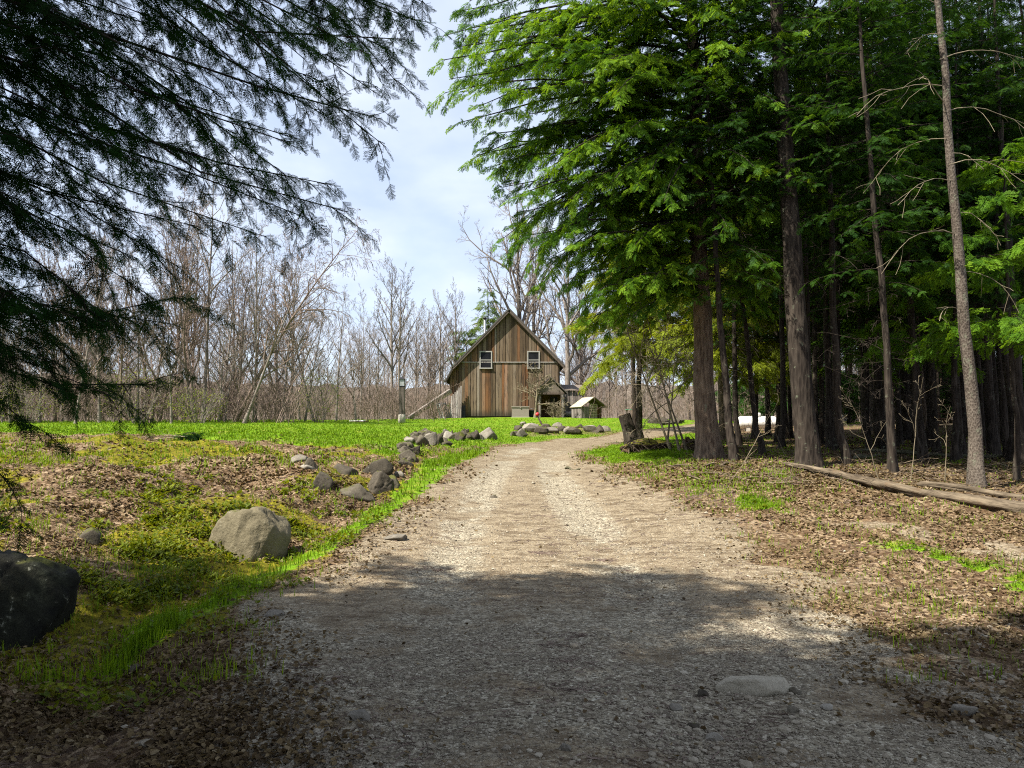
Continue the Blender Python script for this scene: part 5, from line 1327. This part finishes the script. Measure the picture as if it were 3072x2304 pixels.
# ------------------------------------------------------------------ leafless trees, brush, logs
def place_bare(kind, label, base, rz=0., s=1., group=None, mats=('grey_twig', 'grey_twig'), cat='tree', name='bare_tree'):
    t = thing(name, label, cat, tuple(base), rz, group, s)
    a, b = kind
    link('trunk', a, t); link('branches', b, t)
    return t
def mk(seed, *a, mats=('grey_twig', 'grey_twig'), **k):
    tr, br = bare_tree(seed, *a, **k); return tr.mesh('trunk', MAT[mats[0]], True), br.mesh('branches', MAT[mats[1]])
def build_bare():
    r = np.random.default_rng(21)
    sap = [mk(31 + i, 9.0 + (i % 3), .055 + .012 * (i % 3), lv(13, 6, 5, 3 if i % 2 else 2, t0=.16, l=(.38, .45, .5, .55), a=(34, 38, 42, 45)), rmin=.0055, lean=(r.normal(.03, .08), r.normal(0, .05)), wob=.25, bend=r.uniform(-.2, .6), mats=(('red_twig', 'red_twig') if i % 3 == 1 else ('grey_twig', 'grey_twig') if i % 3 else ('grey_twig', 'red_twig'))) for i in range(8)]
    G = 'bare saplings in the thicket along the lawn edge'; L = 'leafless grey-brown sapling in the thicket along the far edge of the left lawn'
    protos = [None] * 8; pts = []
    n = 0
    while n < 80:
        y = 31 + 17 * r.beta(1., 1.5) ; x = r.uniform(-46, -6.5)
        u, v = proj(np.array([x, y, Hs(x, y)]))
        if u > 790 or u < -160: continue
        e = np.interp(x, [-46, -13, -9.6, -7.4, -6.5], [31, 33, 40, 46, 50])
        y = max(y, e + r.uniform(0, 2)); 
        if any((x - a) ** 2 + (y - c) ** 2 < .5 for a, c in pts): continue
        pts.append((x, y)); b = on(x, y); u = proj(b)[0]; k = int(r.integers(0, 8))
        env = np.interp(u, [0, 300, 420, 560, 690, 760, 800], [9.6, 11.4, 12.6, 10.8, 9.6, 5.8, 4.2])
        s = env / (9.0 + k % 3) * r.uniform(.55, 1.05) * (y / 38)
        if protos[k] is None: protos[k] = place_bare(sap[k], L, b, r.uniform(0, 6.28), s, G)
        else: dup(protos[k], tuple(b), r.uniform(0, 6.28), s)
        n += 1
    # individual trees in front of the thicket
    k_ = mk(61, 12.4, .10, lv(16, 6, 5, 3, t0=.35, l=(.3, .45, .5, .5), a=(40, 40, 42, 45)), lean=(.02, 0), rmin=.006)
    place_bare(k_, 'tallest slim bare tree in the left thicket, standing straight up', on(-15., 36.), 0)
    k_ = mk(62, 10.4, .085, lv(17, 7, 6, 3, t0=.4, l=(.34, .5, .55, .5), a=(38, 40, 40, 40), up=(-.5, -1.0, -1.1, -.8)), lean=(.46, 0), bend=.25, rmin=.0055, wob=.06, mats=('red_twig', 'red_twig'))
    place_bare(k_, 'arching birch leaning right with drooping fine twigs', on(-13.2, 35.2), 0)
    k_ = mk(63, 6.6, .085, lv(10, 6, 5, 3, t0=.3, l=(.5, .5, .5, .5)), lean=(.35, 0), rmin=.006, mats=('grey_twig', 'red_twig'))
    place_bare(k_, 'slanting bare sapling with a forked top in the middle of the thicket', on(-12.4, 34.2), 0)
    k_ = mk(64, 7.2, .07, lv(12, 6, 5, 3, t0=.25, l=(.45, .5, .5, .5)), lean=(-.25, 0), rmin=.006)
    place_bare(k_, 'bare sapling leaning left at the right end of the thicket', on(-10.2, 38.2), 0)
    k_ = mk(65, 8., .075, lv(12, 6, 5, 3, t0=.25, l=(.45, .5, .5, .5)), lean=(.14, 0), rmin=.006, mats=('red_twig', 'red_twig'))
    place_bare(k_, 'reddish bare sapling in front of the thicket, left of the arching birch', on(-16.6, 34.0), 1)
    # tall fan-shaped trees beyond the lawn
    fan = lambda s, h, R: mk(s, h, R, lv(18, 7, 5, 4, t0=.32, l=(.36, .42, .5, .5), a=(30, 32, 36, 38), up=(.5, .5, .4, .3), wob=.22), rmin=.009, wob=.1)
    F1, F2 = fan(66, 15.2, .2), fan(67, 14.6, .18)
    for u, v, y, kk, s, lab in ((846, 905, 58, F1, .74, 'tall fan-topped bare tree, left one of the pair behind the lamp post'), (862, 904, 60, F2, .79, 'tall fan-topped bare tree, right one of the pair behind the lamp post'),
                                (898, 903, 68, F2, .66, 'bare tree above the leaning beam, left of the barn'), (925, 903, 72, F1, .66, 'slender bare tree midway between the fan-topped pair and the barn'), (950, 903, 66, F2, .7, 'bare tree close to the left eave of the barn'),
                                (985, 903, 74, F1, .8, 'bare tree rising behind the left slope of the barn roof'), (815, 905, 62, F1, .46, 'short bare tree at the right end of the thicket'), (780, 905, 56, F2, .44, 'short forked bare tree between the thicket and the fan-topped pair')):
        b = on((u - CU) / FPX * y, y); place_bare(kk, lab, b, s * 9, s)
    big = mk(68, 23.5, .40, lv(15, 7, 6, 5, t0=.28, l=(.48, .48, .48, .5), a=(34, 40, 42, 44), up=(.7, .3, .1, .0), wob=.3), rmin=.011, wob=.14, mats=('pale_bark', 'grey_twig'))
    place_bare(big, 'great spreading bare tree towering behind the barn ridge', on(.9, 76), 2.2, .97)
    place_bare(big, 'second tall bare tree behind the barn, just right of its ridge', on(2.4, 80), 4.1, .80)
    big2 = mk(69, 15.5, .34, lv(13, 7, 6, 4, t0=.22, l=(.55, .5, .5, .5), a=(42, 44, 42, 44), up=(.6, .3, .1, .0), wob=.4), rmin=.010, wob=.3)
    place_bare(big2, 'gnarled bare tree just behind the right eave of the barn', on(4.9, 66), .4, .95)
    place_bare(big2, 'bare tree between the barn and the lit hemlocks, set far back', on(7.4, 78), 3, .9)
    # pale evergreen behind the left slope of the barn
    rr_ = np.random.default_rng(3); zs = np.sort(rr_.uniform(1, 13, 60)); az = np.arange(60) * 2.4; ln = np.interp(zs, [1, 5, 14], [2.8, 2.6, .6]) * rr_.uniform(.6, 1.1, 60)
    hemlock('pine_tree', 'pale green evergreen behind the left roof slope of the barn', on(-2.5, 72), 13.8, .16, (0, 0), 81, 'dark_bark', 'pale_needles', 0, zs, az, ln, 12, 1.2, 5, .8, tone=.5)
    hemlock('pine_tree', 'smaller pale evergreen left of the barn stovepipe', on(-4.6, 75), 9.6, .14, (0, 0), 82, 'dark_bark', 'pale_needles', 0, zs[zs < 9], az[zs < 9], ln[zs < 9] * .8, 12, 1.2, 5, .8, tone=.4)
    # small bare fruit tree and shrub in front of the barn
    k_ = mk(70, 3.0, .085, lv(11, 6, 6, 4, t0=.32, l=(.75, .5, .5, .5), a=(58, 48, 45, 45), up=(.1, .2, .1, 0), wob=.55), rmin=.0085, wob=.5, lean=(.08, 0), mats=('pale_twig', 'pale_twig'))
    p = on(1.62, 52.2); place_bare(k_, 'small twisted bare fruit tree in front of the barn porch', p, 0., 1.12)
    sh = MB(); dm = MB(); a = r.uniform(0, 6.28, 22); o = np.stack([.25 * np.cos(a), .2 * np.sin(a), 0 * a - .05], -1)
    P = paths(o, np.stack([np.cos(a) * .5, np.sin(a) * .5, 0 * a + 1.1], -1), r.uniform(.7, 1.35, 22), 6, .1, .35, r); R = np.full((22, 6), .012) * np.linspace(1, .5, 6); tubes(sh, P, R, 4)
    P, R = grow(P, R, 5, .2, .95, 45, .45, 4, .1, .4, .75, r); tubes(sh, P, np.maximum(R, .006), 3); P, R = grow(P, R, 4, .2, .95, 45, .5, 3, .1, .4, .75, r); tubes(sh, P, np.maximum(R, .005), 3)
    o = sh.build('bare_shrub', MAT['pale_twig']); o.location = tuple(on(3.05, 51.6)); o.scale = (.85, .85, .85); tag(o, 'twiggy leafless shrub in front of the barn porch', 'shrub')
    # pale saplings round the root mound
    for i, (u, v, y, h, lx, s, lab) in enumerate(((1452, 972, 20.2, 5.2, -.36, 1, 'pale bare sapling leaning left over the root mound'), (1470, 975, 19.8, 4.4, -.22, 1, 'thin pale sapling beside the big lit hemlock trunk'), (1486, 974, 19.6, 3.6, -.3, 1, 'short slanting sapling at the right end of the root mound'), (1440, 968, 21, 3.4, .1, 1, 'slim upright sapling rising from the root mound'))):
        kk = mk(90 + i, h, .032, lv(9, 6, 4, 3, t0=.3, l=(.62, .5, .5, .5), a=(58, 48, 45, 45), up=(-.15, -.1, 0, 0), wob=.4), rmin=.0045, lean=(lx, 0), wob=.25, mats=('pale_twig', 'pale_twig'))
        place_bare(kk, lab, g1(u, v), i * .0, 1., None, name='bare_sapling', cat='sapling')
    # brush under the thicket, one mass
    br = MB(); n = 2300
    u = np.concatenate([r.uniform(-80, 965, 1500), r.uniform(1260, 2400, 800)]); y = np.where(u > 1200, r.uniform(50, 72, n), np.where(u > 640, r.uniform(48, 60, n), r.uniform(34, 44, n))); x = (u - CU) / FPX * y; z = Hs(x, y)
    o = np.stack([x, y, z - .05], -1); h = r.uniform(.8, 2.8, n)
    P = paths(o, np.stack([r.normal(0, .3, n), r.normal(0, .3, n), np.ones(n)], -1), h, 5, .1, .25, r); R = np.full((n, 5), .012) * np.linspace(1, .5, 5); tubes(br, P, R, 3, np.clip(r.normal(.5, .2, n), 0, 1))
    P, R = grow(P, R, 5, .15, .95, 40, .5, 4, .2, .35, .7, r); tubes(br, P, np.maximum(R, .007), 3, np.clip(r.normal(.5, .2, len(P)), 0, 1))
    P, R = grow(P, R, 3, .15, .95, 40, .5, 3, .2, .35, .7, r); tubes(br, P, np.maximum(R, .006), 3)
    tag(br.build('undergrowth', MAT['red_twig']), kind='stuff')
    # budding shrubs
    G = 'budding shrubs below the bare thicket'
    for i, (u, y, w, h, lab) in enumerate(((300, 33.6, 3.8, 2.6, 'yellow-green budding shrub at the left of the thicket foot'), (430, 33.4, 2.6, 1.7, 'low budding shrub below the tallest slim tree'), (690, 37.5, 2.6, 2.8, 'budding green shrub at the right end of the thicket'), (60, 33.8, 3., 2.1, 'budding shrub at the far left lawn edge'))):
        m = MB(); q = 900; d = unit(r.normal(0, 1, (q, 3))) * r.uniform(.3, 1, (q, 1)) ** .5; p = d * np.array([w / 2, w / 2, h / 2]) + np.array([0, 0, h / 2])
        M = rotz(r.uniform(0, 6.28, q)) @ roty(r.normal(0, .7, q)) @ rotx(r.normal(0, .7, q))
        inst(m, np.array([[0, 0, 0], [.4, .28, .05], [1, 0, 0], [.4, -.28, .05]]), [[0, 1, 2, 3]], p, M, r.uniform(.05, .10, q), np.clip(r.normal(.5, .2, q), 0, 1))
        t = thing('budding_shrub', lab, 'shrub', tuple(on((u - CU) / FPX * y, y)), 0, G)
        m.build('leaves', MAT['bud_leaves'], t)
        st = MB(); a = r.uniform(0, 6.28, 26); P = paths(np.stack([.2 * np.cos(a), .2 * np.sin(a), 0 * a - .05], -1), np.stack([np.cos(a) * w * .3, np.sin(a) * w * .3, np.full(26, h)], -1), np.full(26, h), 5, 0, .2, r)
        tubes(st, P, np.full((26, 5), .012) * np.linspace(1, .4, 5), 3); P, R = grow(P, np.full((26, 5), .008), 5, .2, 1, 40, .4, 3, .1, .3, .7, r); tubes(st, P, np.maximum(R, .005), 3); st.build('stems', MAT['grey_twig'], t)
    # far woods on the horizon: one mass
    fw = MB(); vs = [bare_tree(120 + i, 14., .12, lv(15, 7, 4, 0, t0=.25, l=(.42, .45, .5, .5), up=(.5, .4, .3, .2)), sides=(4, 3, 3, 3), rmin=.012) for i in range(5)]
    for i in range(330):
        if i < 160: y = r.uniform(64, 118); x = r.uniform(-.78 * y, .02 * y)
        else: y = r.uniform(62, 110); x = r.uniform(.04, .85) * y
        if abs(x) < 6 and y < 84: continue
        tr, b2 = vs[i % 5]; a = np.array([r.uniform(0, 6.28)]); s = r.uniform(.5, .95) * (1.0 if y > 95 else .85)
        M = rotz(a)[0] * s; of = (x, y, float(Hs(x, min(y, 99))))
        dt = r.normal(0, .15)
        fw.merge(tr, M, of, dt); fw.merge(b2, M, of, dt)
    tag(fw.build('far_woods', MAT['far_twig']), kind='stuff')
build_bare()

def log_mb(L, R0, R1, seed, sides=16, K=40, crook=.1, split=.55):
    r = np.random.default_rng(seed); s = np.linspace(0, 1, K); x = (s - .5) * L
    cx = crook * np.sin(s * 4 + seed) + .03 * np.cumsum(r.normal(0, .3, K)); cz = .03 * np.sin(s * 7)
    an = np.linspace(0, 2 * PI, sides, endpoint=False)
    R = (R0 + (R1 - R0) * s)[:, None] * np.ones(sides)
    q = np.stack([np.repeat((x * .7)[:, None], sides, 1), 2.2 * np.cos(an)[None] + 0 * x[:, None], 2.2 * np.sin(an)[None] + 0 * x[:, None]], -1)
    R = R * (.55 + .9 * fbm(q * 1.6 + seed, seed, 4)); g = np.abs(fbm(q * np.array([.5, 2.2, 2.2]) + 9, seed + 2, 3) - .5)
    R = R * (1 - split * np.exp(-(g / .035) ** 2)) * (1 - .55 * np.exp(-((s - .0) / .02) ** 2) - .4 * np.exp(-((s - 1.) / .02) ** 2))[:, None]
    V = np.stack([np.repeat(x[:, None], sides, 1), cx[:, None] + R * np.cos(an), cz[:, None] + R * np.sin(an)], -1)
    idx = np.arange(K * sides).reshape(K, sides); F = np.stack([idx[:-1], idx[1:], np.roll(idx[1:], -1, 1), np.roll(idx[:-1], -1, 1)], -1).reshape(-1, 4)
    mb = MB(); mb.add(V.reshape(-1, 3), F, .5)
    for k in (0, K - 1): mb.add(np.concatenate([V[k], V[k].mean(0)[None]]), [[j, (j + 1) % sides, sides] if k == 0 else [(j + 1) % sides, j, sides] for j in range(sides)], .2)
    return mb
def logmat(name, stops):
    m, nt, out = new_mat(name); g = NT(nt); o = g.mapv(g.obj(), (1.3, 12, 12))
    n = g.noise(o, 1.6, 6, .65, .3); n2 = g.noise(g.obj(), 2.2, 3, .6)
    f = g.math('ADD', g.math('MULTIPLY', n, .75), g.math('MULTIPLY', n2, .3)); col = g.ramp(f, stops)
    col = g.mix(g.mr(n2, .58, .7, 0, .7), col, (.09, .055, .03))
    g.l(g.bsdf(col, .9, g.bump(n, .9, .03), spec=.15), out.inputs[0]); MAT[name] = m
logmat('log_wood', [(.32, (.016, .012, .008)), (.46, (.075, .057, .038)), (.6, (.15, .118, .08)), (.8, (.28, .23, .16))])
logmat('green_log', [(.3, (.025, .025, .014)), (.5, (.08, .075, .045)), (.8, (.2, .19, .13))])
def lay_log(label, u0, v0, u1, v1, R0, R1, seed, mat='log_wood', crook=.1, name='fallen_log', cat='log', K=40, lift=.6):
    a, b = g1(u0, v0), g1(u1, v1); d = b - a; L = np.linalg.norm(d)
    mb = log_mb(L, R0, R1, seed, K=K, crook=crook); o = mb.build(name, MAT[mat], None, True)
    c = (a + b) / 2; o.location = (c[0], c[1], (a[2] + b[2]) / 2 + (R0 + R1) / 2 * lift); o.rotation_euler = (0, -math.asin(d[2] / L), math.atan2(d[1], d[0]))
    return tag(o, label, cat)
def build_logs():
    r = np.random.default_rng(8)
    lay_log('long weathered tan log, splitting, lying along the edge of the wood', 1690, 1006, 2290, 1122, .055, .105, 3, crook=.2, K=70)
    lay_log('shorter split grey log lying just behind the long tan log at right', 1985, 1050, 2300, 1092, .055, .085, 4)
    lay_log('thin mossy fallen pole crossing the dark forest floor', 1842, 976, 2175, 990, .06, .05, 5, 'green_log', .2)
    lay_log('short fallen pole on the forest floor behind the massive trunk', 1845, 992, 1905, 985, .05, .04, 6, 'green_log', .05)
    lay_log('pale stick lying by the foot of the big lit hemlock', 1562, 1008, 1598, 1001, .035, .03, 7, crook=.05, name='fallen_stick', cat='stick')
    lay_log('long thin stick lying in the litter in front of the wood', 1440, 1012, 1545, 1002, .03, .02, 8, crook=.15, name='fallen_stick', cat='stick')
    lay_log('grey stick among the brown litter between hemlock and log', 1480, 1030, 1560, 1040, .02, .015, 9, crook=.12, name='fallen_stick', cat='stick')
    lay_log('short dark stick lying on the drive near the bend', 1222, 1013, 1256, 1015, .03, .02, 10, 'green_log', .03, name='fallen_stick', cat='stick')
    lay_log('whitish stick lying in the grass left of the big boulder', 345, 1142, 402, 1160, .010, .007, 11, 'log_wood', .05, name='fallen_stick', cat='stick')
    lay_log('dark fallen log lying left of the stone heap across the far drive', 1478, 912, 1428, 919, .14, .1, 12, 'green_log')
    # fallen bough on the bank: grey stems, some needles left
    p = g1(345, 950); t = thing('fallen_bough', 'fallen hemlock bough with bare grey stems on the upper left bank', 'branch', tuple(p))
    m = MB(); k = p[1] / FPX
    P = paths(np.array([[60 * k, .1, .12], [58 * k, -.1, .1], [55 * k, .2, .08]]), np.array([[-1, -.1, .08], [-1, .1, -.02], [-1, .3, .04]]), np.array([1.7, 1.5, 1.]) * .95, 7, -.12, .12, r); R = np.full((3, 7), .02) * np.linspace(1, .3, 7); tubes(m, P, R, 6, .7)
    P2, R2 = grow(P, R, 7, .2, 1, 40, .35, 4, -.05, .3, .6, r); P2[..., 2] = np.maximum(P2[..., 2], .01); tubes(m, P2, np.maximum(R2, .004), 3, .7); m.build('stems', MAT['pale_twig'], t)
    m = MB(); LP = paths(np.array([[20 * k, .1, .1], [30 * k, -.1, .14], [40 * k, .1, .1]]), np.array([[1., .2, .1], [1, -.1, .1], [1., .1, .1]]), np.array([.9, .8, .6]), 6, -.2, .1, r); w2 = MB()
    foliage(m, w2, LP, np.full((3, 6), .008), 1, 12, .9, 4, .3, r, t0=.05); m.build('needles', MAT['shade_needles'], t); w2.build('twigs', MAT['dark_bark'], t)
    # sticks stood and strewn in the wood
    sk = MB(); n = 420; u = r.uniform(1560, 2330, n); v = 965 + 85 * r.uniform(0, 1, n); p, ok = gp(u, v); p = p[ok]; n = len(p)
    d = np.stack([r.normal(0, 1, n), r.normal(0, 1, n), np.abs(r.normal(0, .1, n))], -1)
    P = paths(p + np.array([0, 0, .02]), d, r.uniform(.2, 1.0, n), 6, -.25, .25, r); P[..., 2] = np.maximum(P[..., 2], Hc(P[..., 0], P[..., 1]) + .01); tubes(sk, P, r.uniform(.003, .011, n)[:, None] * np.linspace(1, .35, 6), 4, np.clip(r.normal(.5, .25, n), 0, 1))
    P, R = grow(P, np.full((n, 6), .006), 2, .3, .9, 45, .4, 4, -.05, .3, .7, r); P[..., 2] = np.maximum(P[..., 2], Hc(P[..., 0], P[..., 1]) + .01); tubes(sk, P, np.maximum(R, .003), 3)
    tag(sk.build('forest_brushwood', MAT['dead_wood']), kind='stuff')
    # thin curved stems in front of the dark trunks
    for i, (u, v, h, lx, lab) in enumerate(((1905, 1046, 1.7, -.3, 'thin bare curved stem in front of the wood, left of the spotted leaning trunk'), (1965, 1038, 2.0, .15, 'thin forked bare stem behind the split log'), (1700, 985, 2.2, -.35, 'thin bare stem bending left beside the massive trunk'), (1600, 1000, 1.5, .55, 'thin stick-like stem slanting right from the lit hemlock foot'), (2040, 1040, 1.5, .1, 'thin pale stem left of the speckled trunk'))):
        kk = mk(140 + i, h, .009, lv(4, 3, 2, 0, t0=.4, l=(.4, .5, .5, .5), wob=.6), rmin=.002, lean=(lx, 0), wob=.7, sides=(5, 4, 3, 3), mats=('pale_twig', 'pale_twig'))
        place_bare(kk, lab, g1(u, v), 0, 1., None, name='bare_sapling', cat='sapling')
    # leaning stump
    p = g1(1366, 962); k = p[1] / FPX; t = thing('tree_stump', 'dark leaning tree stump, sawn off, beside the bend of the drive', 'stump', tuple(p))
    z = np.linspace(-.06, 1, 14); Ht = 66 * k; R = (13 + 11 * np.exp(-np.clip(z, 0, 1) / .28)) * k
    ax = np.stack([-20 * k * z + 4 * k, .1 * z, z * Ht], -1); m = MB()
    bump = lambda P, an: 1 + .1 * np.sin(3 * an + 1) * np.exp(-np.clip(P[..., 2], 0, 9) / .3) + .05 * np.sin(5 * an) + .03 * np.sin(9 * an + P[..., 2] * 4)
    tubes(m, ax[None], R[None], 20, .5, bump=bump); m.build('bark', MAT['dark_bark'], t, True)
    m = MB(); c = ax[-1]; lathe(m, [(0, .012), (12.0 * k, .008), (12.6 * k, -.03)], 20, tuple(c)); m.build('cut_face', MAT['dead_wood'], t)
    # cut post standing behind it
    p = g1(1372, 921); t = thing('old_post', 'brown cut trunk post standing behind the leaning stump', 'post', tuple(p)); k = p[1] / FPX
    m = MB(); tubes(m, np.array([[[0, 0, -.1], [.0, 0, 20 * k], [.01, 0, 44 * k]]]), np.array([[8.5 * k, 7.6 * k, 7.2 * k]]), 14, .5); m.build('bark', MAT['hemlock_bark'], t, True)
    m = MB(); lathe(m, [(0, .01), (7.1 * k, .006), (7.2 * k, -.02)], 14, (.01, 0, 44 * k)); m.build('cut_face', MAT['dead_wood'], t)
    # upturned root mound
    p = g1(1405, 973); k = p[1] / FPX; t = thing('root_mound', 'mossy mound of upturned roots and soil beside the leaning stump', 'root mound', (p[0], p[1] + .55, p[2]))
    D, Fc = ICO5; n1 = fbm(D * 1.8, 31, 4) - .5; n2 = fbm(D * 6, 33, 4) - .5
    V = D * np.array([56 * k, .62, 24 * k]) * (1 + .55 * n1 + .4 * n2)[:, None]; fr = (D[:, 1] < -.15) & (D[:, 2] < .45) & (D[:, 0] > -.75)
    V[:, 1] += .5 * sstep(.15, .8, -D[:, 1]) * sstep(.55, .1, D[:, 2]) * (D[:, 0] > -.8) * (.6 + n1 * 2)
    m = MB(); m.add(V, Fc, np.clip(.5 + n2, 0, 1)); m.build('soil', MAT['root_soil'], t, True)
    m = MB(); n = 60; o = np.stack([r.uniform(-50 * k, 54 * k, n), r.uniform(-.55, -.3, n), r.uniform(0, 18 * k, n)], -1)
    P = paths(o, np.stack([r.normal(0, .8, n), -np.ones(n) * .5, r.normal(-.3, .6, n)], -1), r.uniform(.2, .7, n), 6, -.5, .5, r); tubes(m, P, r.uniform(.006, .022, n)[:, None] * np.linspace(1, .25, 6), 5, np.clip(r.normal(.5, .2, n), 0, 1)); m.build('roots', MAT['dead_wood'], t)
    p = g1(1492, 974); k = p[1] / FPX; t = thing('root_mound', 'dark upright root plate left of the big lit hemlock foot', 'root mound', (p[0], p[1] + .3, p[2]))
    m = MB(); V = D * np.array([17 * k, .3, 28 * k]) * (1 + .6 * n1 + .5 * n2)[:, None]; m.add(V, Fc, np.clip(.3 + n2, 0, 1)); m.build('soil', MAT['root_soil'], t, True)
    m = MB(); n = 24; P = paths(np.stack([r.uniform(-12 * k, 12 * k, n), np.full(n, -.2), r.uniform(0, 24 * k, n)], -1), np.stack([r.normal(0, 1, n), -.5 + 0 * r.normal(0, 1, n), r.normal(0, .7, n)], -1), r.uniform(.2, .5, n), 6, -.3, .4, r); tubes(m, P, np.full((n, 6), .012) * np.linspace(1, .25, 6), 5); m.build('roots', MAT['dead_wood'], t)
def rootmat():
    m, nt, out = new_mat('root_soil'); g = NT(nt); o = g.obj(); n = g.noise(o, 6, 6, .7); n2 = g.noise(o, 2, 3, .6)
    s = g.n('ShaderNodeSeparateXYZ'); g.l(g.n('ShaderNodeNewGeometry').outputs['Normal'], s.inputs[0])
    col = g.ramp(n, [(.3, (.02, .013, .009)), (.55, (.07, .045, .028)), (.8, (.17, .11, .07))])
    col = g.mix(g.mr(g.math('ADD', s.outputs[2], g.math('MULTIPLY', g.math('SUBTRACT', n2, .5), 1.2)), .45, .8), col, g.ramp(n, [(.3, (.05, .05, .008)), (.7, (.16, .15, .02))]))
    g.l(g.bsdf(col, .95, g.bump(n, .9, .05), spec=.1), out.inputs[0]); MAT['root_soil'] = m
rootmat()
build_logs()
# ------------------------------------------------------------------ light, sky, camera
def setup():
    sc = bpy.context.scene
    S = unit(np.array([-.52, -.31, .79])); el = math.asin(S[2]); az = math.atan2(S[0], S[1])
    L = bpy.data.lights.new('sun', 'SUN'); L.energy = 5.; L.angle = math.radians(.6); L.color = (1., .945, .84)
    o = bpy.data.objects.new('sun', L); C.objects.link(o)
    from mathutils import Vector
    o.rotation_euler = Vector((S[0], S[1], S[2])).to_track_quat('Z', 'Y').to_euler(); o.location = (-30, -12, 50)
    w = bpy.data.worlds.new('World'); sc.world = w; w.use_nodes = True; nt = w.node_tree; nt.nodes.clear(); g = NT(nt)
    out = nt.nodes.new('ShaderNodeOutputWorld'); bg = nt.nodes.new('ShaderNodeBackground')
    sky = nt.nodes.new('ShaderNodeTexSky'); sky.sky_type = 'NISHITA'; sky.sun_disc = False; sky.sun_elevation = el; sky.sun_rotation = az; sky.air_density = 1.; sky.dust_density = 1.2
    d = g.n('ShaderNodeTexCoord').outputs['Generated']
    s = g.n('ShaderNodeSeparateXYZ'); g.l(d, s.inputs[0]); zz = g.math('ADD', g.math('MAXIMUM', s.outputs[2], 0.), .25)
    c = g.n('ShaderNodeCombineXYZ'); g.l(g.math('DIVIDE', s.outputs[0], zz), c.inputs[0]); g.l(g.math('DIVIDE', s.outputs[1], zz), c.inputs[1])
    n = g.noise(c.outputs[0], 1.5, 5, .52, .5)
    n2 = g.noise(c.outputs[0], 4.2, 4, .5)
    cl = g.mr(g.math('ADD', g.math('MULTIPLY', n, .8), g.math('MULTIPLY', n2, .2)), .30, .72, .55, .95)
    cloud = g.ramp(n2, [(.3, (3.3, 3.75, 4.75)), (.7, (4.1, 4.5, 5.3))])
    g.l(g.mix(cl, sky.outputs[0], cloud), bg.inputs[0]); bg.inputs[1].default_value = .094
    g.l(bg.outputs[0], out.inputs[0])
    cam = bpy.data.cameras.new('camera'); co = bpy.data.objects.new('camera', cam); C.objects.link(co)
    cam.sensor_width = 36; cam.lens = FPX / 2212 * 36; cam.clip_start = .05; cam.clip_end = 2000
    co.location = (0, 0, CAMH); co.rotation_euler = (PI / 2 + PITCH, 0, 0); sc.camera = co
    sc.view_settings.view_transform = 'Standard'; sc.view_settings.look = 'None'; sc.view_settings.exposure = 1.34; sc.view_settings.gamma = 1
    cy = sc.cycles; cy.max_bounces = 7; cy.diffuse_bounces = 3; cy.glossy_bounces = 2; cy.transmission_bounces = 3; cy.transparent_max_bounces = 4
    cy.caustics_reflective = cy.caustics_refractive = False; cy.use_adaptive_sampling = True; cy.adaptive_threshold = .01; cy.use_denoising = False; cy.filter_width = 1.1
    sc.render.film_transparent = False; cy.sample_clamp_indirect = 8
setup()
